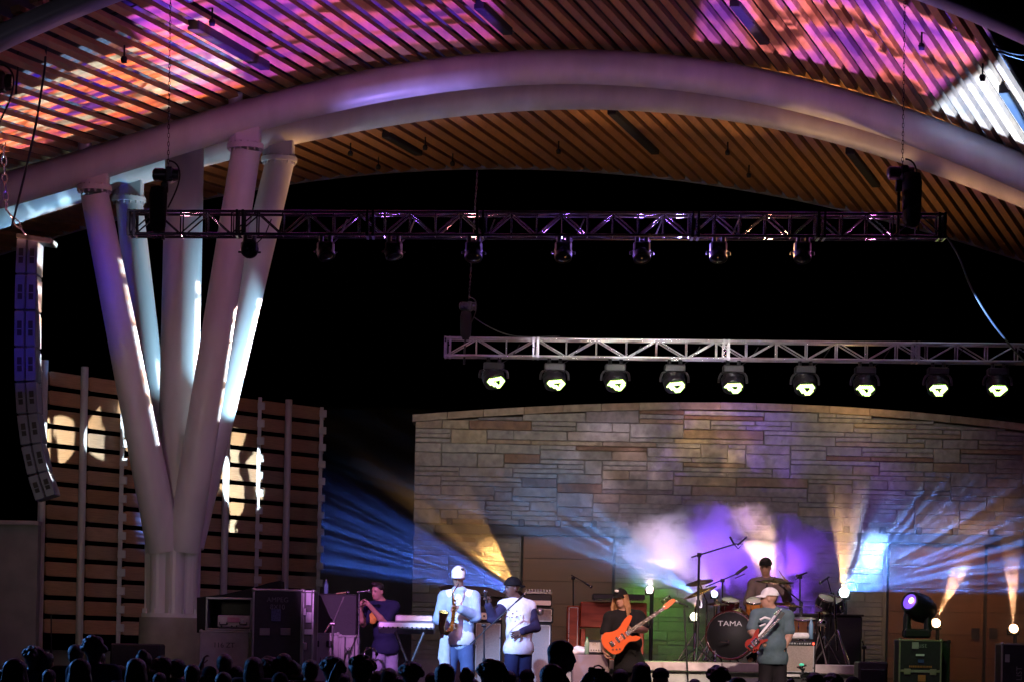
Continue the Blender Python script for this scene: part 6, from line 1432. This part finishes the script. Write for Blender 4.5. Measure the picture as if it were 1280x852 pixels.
# ------------------------------------------------------------------ the crowd
M_hair = [mat('crowd_hair_dark', (.018, .012, .01), .55, var=.3, bump=.5, scale=60), mat('crowd_hair_brown', (.035, .022, .015), .5, var=.3, bump=.5, scale=60), mat('crowd_hair_fair', (.05, .035, .022), .5, var=.3, bump=.5, scale=60)]
M_top = [cloth('crowd_dark_top', (.02, .02, .025)), cloth('crowd_grey_top', (.08, .08, .09)), cloth('crowd_blue_top', (.03, .04, .09)), cloth('crowd_red_top', (.1, .015, .015))]
def crowd_person(k, hairk, pose):
    t = thing('person', 'x', 'person', (0, 0, 0), 'audience in front of the stage'); H = 1.68; hd = Vector((0, 0, H-.12)); rr = random.Random(k)
    f = Vector((rr.uniform(-.25, .25), 1, .05)); hp_, W, Rh = head_prims(hd, f, (rr.uniform(-.08, .08), 0, 1), 1.0)
    nk = Vector((0, 0, H-.27)); sh = [Vector((-.19, 0, H-.31)), Vector((.19, 0, H-.31))]; el = [Vector((-.25, .03, H-.6)), Vector((.25, .03, H-.6))]; wr = [Vector((-.2, .2, H-.75)), Vector((.2, .2, H-.75))]
    if pose == 'arm': el[0] = Vector((-.3, .15, H-.38)); wr[0] = Vector((-.24, .26, H-.12))
    if pose == 'phone': el = [Vector((-.24, .18, H-.5)), Vector((.24, .18, H-.5))]; wr = [Vector((-.1, .36, H-.22)), Vector((.1, .36, H-.22))]
    pv = Vector((0, 0, .92)); 
    torso = [('e', (0, 0, H-.46), (.17, .115, .19), None, .06), ('e', (0, 0, 1.05), (.16, .12, .22), None, .06), limb(sh[0], sh[1], .065, .065, .05), limb(nk, sh[0], .055, .06, .04), limb(nk, sh[1], .055, .06, .04)]
    legs = []; hands_p = []; arms = []
    for i in (0, 1):
        s_ = -1 if i == 0 else 1; legs += [limb((s_*.1, 0, .88), (s_*.12, .02, .48), .09, .06, .04), limb((s_*.12, .02, .48), (s_*.13, 0, .08), .058, .045, .02), limb((s_*.13, -.02, .05), (s_*.14, .14, .04), .045, .035, .02)]
        arms += [limb(sh[i], el[i], .052, .045, .02), limb(el[i], wr[i], .045, .03, .02)]
        d = (wr[i]-el[i]).normalized(); hands_p += hand_prims(wr[i], d, (-s_, .2, 0), .5, 1.0, -s_ if False else (1 if i == 0 else -1))
    sdf_obj('body', hp_+[limb(nk, hd-Vector((0, 0, .04)), .055, .052, .03)]+torso+arms+legs+hands_p, .016, [M_skin1, M_skin2, M_skin3][k % 3], t)
    g = .02; sh_p = [(p[0], p[1], p[2], p[3]+g, p[4]+g, p[5]) if p[0] == 'c' else ('e', p[1], tuple(r+g for r in p[2]), p[3], p[4]) for p in torso+[limb(sh[i], lerp(sh[i], el[i], .8 if k % 2 else 1), .058, .055, .02) for i in (0, 1)]+([limb(el[i], lerp(el[i], wr[i], .9), .048, .035, .02) for i in (0, 1)] if not k % 2 else [])]
    sdf_obj('shirt', sh_p, .018, M_top[k % 4], t, [((0, 0, .86), (0, 0, -1)), ((0, 0, H-.22), (0, 0, 1))])
    sdf_obj('trousers', [('e', (0, 0, .92), (.17, .13, .12), None, .04)]+[limb((s_*.1, 0, .88), (s_*.125, 0, .12), .105, .075, .03) for s_ in (-1, 1)], .022, M_top[0], t)
    R3 = None
    if hairk == 'short': pr = [('e', (0, -.012, H-.075), (.088, .105, .09), None, .02), ('e', (0, -.05, H-.14), (.076, .06, .07), None, .02)]; cuts = [((0, .06, H-.09), (0, .8, -.6))]
    elif hairk == 'long': pr = [('e', (0, -.015, H-.075), (.095, .11, .095), None, .02), ('e', (0, -.06, H-.2), (.1, .06, .16), None, .03), ('e', (0, -.065, H-.34), (.09, .05, .14), None, .03), ('e', (-.08, 0, H-.22), (.03, .05, .12), None, .02), ('e', (.08, 0, H-.22), (.03, .05, .12), None, .02)]; cuts = [((0, .07, H-.08), (0, 1, -.2))]
    elif hairk == 'bun': pr = [('e', (0, -.012, H-.075), (.09, .108, .092), None, .02), ('e', (0, -.1, H-.01), (.05, .05, .05), None, .02)]; cuts = [((0, .06, H-.09), (0, .8, -.6))]
    elif hairk == 'curly':
        pr = [('e', (0, -.01, H-.07), (.1, .115, .1), None, .02)]
        for q in range(40): a = rr.uniform(0, 6.28); e_ = rr.uniform(-.1, 1.4); pr.append(('e', (math.cos(a)*math.cos(e_)*.11, -.02+math.sin(a)*math.cos(e_)*.12, H-.08+math.sin(e_)*.11), (.03, .03, .03), None, .01))
        cuts = [((0, .08, H-.08), (0, 1, -.3))]
    elif hairk == 'cap': pr = [('e', (0, -.005, H-.065), (.095, .112, .1), None, .01), ('e', (0, .13, H-.05), (.07, .08, .015), None, .02)]; cuts = [((0, 0, H-.09), (0, 0, -1))]
    sdf_obj('cap' if hairk == 'cap' else 'hair', pr, .012, M_hair[k % 3] if hairk != 'cap' else M_top[0], t, cuts)
    if pose == 'phone': MB().rbox((0, .44, H-.12), (.15, .012, .075), .005).build('phone', M_black, t)
    return t
kinds = [(0, 'short', ''), (1, 'long', ''), (2, 'curly', ''), (3, 'cap', ''), (4, 'bun', ''), (5, 'short', 'arm'), (6, 'long', ''), (7, 'short', ''), (8, 'curly', 'arm')]
protos = [crowd_person(*a) for a in kinds]
HN = {'short': 'short haired', 'long': 'long haired', 'curly': 'curly haired', 'cap': 'cap wearing', 'bun': 'bun wearing'}
CR = [(20, 822, 32, 1), (42, 809, 22, 2), (58, 812, 22, 0), (95, 803, 22, 0), (118, 797, 26, 2), (100, 822, 30, 6), (122, 811, 24, 7), (150, 829, 22, 0), (171, 821, 27, 1), (180, 812, 20, 4), (205, 822, 22, 2), (222, 821, 21, 0), (241, 828, 26, 7), (262, 832, 22, 3), (281, 815, 19, 5), (296, 830, 22, 0), (318, 819, 24, 1), (336, 822, 22, 2), (355, 814, 20, 0), (367, 825, 22, 4), (388, 822, 25, 7), (416, 823, 27, 2), (452, 822, 30, 8), (472, 836, 20, 0), (487, 833, 24, 1), (514, 829, 26, 2), (540, 838, 22, 0), (556, 827, 30, 7), (584, 834, 24, 4), (615, 828, 32, 2), (637, 836, 22, 0), (659, 836, 22, 3), (690, 828, 36, 7), (750, 841, 30, 2), (776, 834, 22, 0), (802, 826, 25, 1), (826, 834, 21, 3), (868, 846, 22, 0), (898, 834, 25, 2), (922, 845, 32, 6), (948, 849, 22, 0), (988, 848, 20, 4), (1019, 838, 25, 0), (1040, 843, 24, 2), (1066, 845, 16, 3), (5, 834, 26, 7), (62, 834, 24, 0), (135, 838, 24, 4), (200, 838, 24, 0), (280, 838, 26, 6), (350, 840, 26, 3), (430, 840, 24, 0), (500, 843, 24, 7), (590, 845, 24, 0)]
used = {}
ordw = lambda x: f'{int(x/12.8)+1} hundredths across'
marks = [(0, 'at the left frame edge'), (60, 'near the hanging speakers'), (110, 'below the first screen post'), (160, 'below the screen posts'), (215, 'in front of the concrete plinth'), (255, 'before the grey case'), (290, 'under the open amplifier rack'), (345, 'below the AMPEG case'), (386, 'below the narrow case end'), (415, 'before the folded microphone stand'), (450, "below the singer's stand"), (480, 'in front of the singer'), (515, 'before the keyboard stand'), (560, 'at the feet of the saxophone player'), (605, 'before the boom stand'), (645, 'in front of the hatted vocalist'), (690, 'before the bass cabinets'), (750, 'before the low grey case'), (785, 'at the feet of the bass player'), (826, 'before the green skirt'), (868, 'before the stand by the bass drum'), (905, 'below the bass drum'), (945, 'at the feet of the guitarist'), (990, 'before the guitar amplifier'), (1030, 'below the percussion stands'), (1066, 'before the monitor wedge')]
seen = {}
for i, (x, y, wpx, k) in enumerate(sorted(CR)):
    y += 3
    Z = min(31.2, F*.205/wpx); z = P(x, y, Z).z; o = copy_tree(protos[k]) if used.get(k) else protos[k]; used[k] = 1
    p = P(x, y, Z); o.location = (p.x, Z, 0); o.scale = (1, 1, z/1.68) if .9 < z/1.68 < 1.1 else (z/1.68,)*3
    o.rotation_euler = (0, 0, random.Random(i).uniform(-.35, .35))
    mk = min(marks, key=lambda q: abs(q[0]-x))[1]; kn = HN[kinds[k][1]]; key = (mk, kn); seen[key] = seen.get(key, 0)+1
    size = 'nearer' if wpx > 26 else ('small distant' if wpx < 21 else 'dark')
    o['label'] = f'{size} {kn} listener {mk}' + (', arm raised' if kinds[k][2] == 'arm' else '') + (' , second of its look there' if seen[key] > 1 else '')
    o['label'] = o['label'].replace(' ,', ',')
for k, p_ in enumerate(protos):
    if not used.get(k): p_.location = (-3+k, 24, 0); p_['label'] = f'{HN[kinds[k][1]]} listener deep in the crowd'
# photographer seen in profile
t = thing('person', 'photographer in profile holding up a camera, the tallest dark head before the bass cabinets', 'person', (P(705, 803, 24).x, 24, 0)); zt_ = P(705, 803, 24).z; X0 = P(703, 803, 24).x
hd = Vector((X0, 24, zt_-.12)); hp_, W, Rh = head_prims(hd, (1, .1, 0), (0, 0, 1), 1.05)
nk = Vector((X0-.03, 24, zt_-.27)); sL, sR = Vector((X0-.05, 24.18, zt_-.33)), Vector((X0-.03, 23.8, zt_-.33)); eL, eR = Vector((X0+.1, 24.2, zt_-.52)), Vector((X0+.1, 23.76, zt_-.52)); wL, wR = Vector((X0+.2, 24.06, zt_-.3)), Vector((X0+.2, 23.9, zt_-.3))
sdf_obj('body', hp_+[limb(nk, hd, .06, .055, .03), ('e', (X0-.04, 24, zt_-.5), (.13, .19, .22), None, .06), ('e', (X0-.04, 24, 1.1), (.13, .18, .24), None, .06), limb(sL, sR, .07, .07, .05), limb(sL, eL, .055, .045, .02), limb(eL, wL, .045, .03, .02), limb(sR, eR, .055, .045, .02), limb(eR, wR, .045, .03, .02), limb((X0-.04, 24.1, .9), (X0-.04, 24.1, .08), .09, .05, .02), limb((X0-.04, 23.9, .9), (X0-.04, 23.9, .08), .09, .05, .02)]+hand_prims(wL, (.6, -.2, .6), (.3, -1, 0), .8)+hand_prims(wR, (.6, .2, .6), (.3, 1, 0), .8, 1, -1), .012, M_skin2, t)
sdf_obj('hair', [('e', (X0-.012, 24, zt_-.07), (.115, .092, .095), None, .02), ('e', (X0-.06, 24, zt_-.14), (.06, .08, .07), None, .02)], .012, M_hair[0], t, [((X0+.065, 24, zt_-.09), (.8, 0, -.6))])
sdf_obj('shirt', [('e', (X0-.04, 24, zt_-.5), (.155, .215, .24), None, .06), ('e', (X0-.04, 24, 1.1), (.15, .2, .28), None, .06), limb(sL, sR, .09, .09, .05), limb(sL, eL, .072, .065, .02), limb(sR, eR, .072, .065, .02)], .014, M_top[0], t, [((0, 0, .85), (0, 0, -1)), ((0, 0, zt_-.23), (0, 0, 1))])
ca = thing('camera', 'small dark camera with round lens held up by the photographer', 'camera', (X0+.27, 24, zt_-.2))
MB().rbox((X0+.25, 24, zt_-.24), (.06, .13, .09), .012).build('camera_body', M_black, ca); MB().cyl((X0+.27, 24, zt_-.24), (X0+.36, 24, zt_-.24), .036, n=16).build('lens_barrel', M_black, ca); MB().tube([Vector((X0+.3, 23.95, zt_-.24))+Vector((.05*math.cos(a*.7), 0, .05*math.sin(a*.7)+.01)) for a in range(10)], .007, 5).build('handle_ring', M_black, ca)

# ------------------------------------------------------------------ air: thin haze over the stage, the stage fog, and puffs added at the lamps
def vol(name, c, d, dens, label=None, noise=None, aniso=.1, fall=False):
    o = MB().box(c, d).build(name, mat(name+'_medium', (1, 1, 1), var=0), base=c); m = o.active_material; t = m.node_tree; t.nodes.clear(); N = t.nodes.new; lk = t.links.new
    out = N('ShaderNodeOutputMaterial'); pv = N('ShaderNodeVolumePrincipled'); pv.inputs['Color'].default_value = (.9, .9, .92, 1); pv.inputs['Density'].default_value = dens; pv.inputs['Anisotropy'].default_value = aniso
    lk(pv.outputs[0], out.inputs['Volume'])
    if fall:                                            # thinning upwards, slowly drifting
        tc = N('ShaderNodeTexCoord'); sp = N('ShaderNodeSeparateXYZ'); lk(tc.outputs['Object'], sp.inputs[0]); nz = N('ShaderNodeTexNoise'); nz.inputs['Scale'].default_value = .7; nz.inputs['Detail'].default_value = 2; lk(tc.outputs['Object'], nz.inputs[0])
        a1_ = N('ShaderNodeMath'); a1_.operation = 'MULTIPLY_ADD'; a1_.inputs[1].default_value = 1.5; lk(nz.outputs[0], a1_.inputs[0]); lk(sp.outputs[2], a1_.inputs[2])
        r = N('ShaderNodeMapRange'); r.interpolation_type = 'SMOOTHSTEP'; r.inputs['From Min'].default_value = 0.2; r.inputs['From Max'].default_value = 2.3; r.inputs['To Min'].default_value = dens; r.inputs['To Max'].default_value = dens*.01; lk(a1_.outputs[0], r.inputs[0]); lk(r.outputs[0], pv.inputs['Density'])
    if noise:
        tc = N('ShaderNodeTexCoord'); mp = N('ShaderNodeMapping'); mp.inputs['Scale'].default_value = noise.get('sc', (1, 1, 1.2)); mp.inputs['Location'].default_value = noise.get('off', (0, 0, 0))
        lk(tc.outputs['Object'], mp.inputs[0]); nz = N('ShaderNodeTexNoise'); nz.inputs['Scale'].default_value = noise['s']; nz.inputs['Detail'].default_value = 6; nz.inputs['Roughness'].default_value = .68; nz.inputs['Distortion'].default_value = 1.1; lk(mp.outputs[0], nz.inputs[0])
        ln = N('ShaderNodeVectorMath'); ln.operation = 'LENGTH'; m2 = N('ShaderNodeMapping'); m2.inputs['Scale'].default_value = [2/q for q in d]; lk(tc.outputs['Object'], m2.inputs[0]); lk(m2.outputs[0], ln.inputs[0])
        fo = N('ShaderNodeMapRange'); fo.inputs['From Min'].default_value = .5; fo.inputs['From Max'].default_value = 1.0; fo.inputs['To Min'].default_value = .2; fo.inputs['To Max'].default_value = -.75; lk(ln.outputs['Value'], fo.inputs[0])
        ad = N('ShaderNodeMath'); ad.operation = 'ADD'; am_ = N('ShaderNodeMath'); am_.operation = 'MULTIPLY_ADD'; am_.inputs[1].default_value = 2.0; am_.inputs[2].default_value = -.5; lk(nz.outputs[0], am_.inputs[0]); lk(am_.outputs[0], ad.inputs[0]); lk(fo.outputs[0], ad.inputs[1])
        r = N('ShaderNodeMapRange'); r.interpolation_type = 'SMOOTHSTEP'; r.inputs['From Min'].default_value = .5; r.inputs['From Max'].default_value = .8; r.inputs['To Max'].default_value = dens; lk(ad.outputs[0], r.inputs[0]); lk(r.outputs[0], pv.inputs['Density'])
    return tag(o, kind='stuff')
xa, xb = P(408, 700, 50).x, P(1420, 700, 50).x
vol('haze', ((xa+xb)/2, 50.7, 3.3), (xb-xa, 12.8, 4.4), .1, fall=True)
vol('stage_fog', (P(905, 690, 46.6).x, 47.2, P(912, 684, 47.2).z), (6.3, 2.4, 2.5), 11, noise=dict(s=1.9, off=(2, 1, 0)))
for (x, y, Y_, d_, dn, sd) in ((612, 702, 45.3, (1.5, .8, 1.5), .55, 5), (1090, 692, 44.6, (1.9, .8, 1.7), .5, 3), (1196, 728, 44.8, (1.0, .6, 1.5), .6, 8), (1266, 728, 44.8, (.9, .6, 1.5), .6, 9)):
    c_ = P(x, y, Y_); vol('beam_glow_puff', (c_.x, c_.y, c_.z), d_, dn, noise=dict(s=2.4, off=(sd, 2, 1)))  # dense puffs added so the beams glow near their lamps
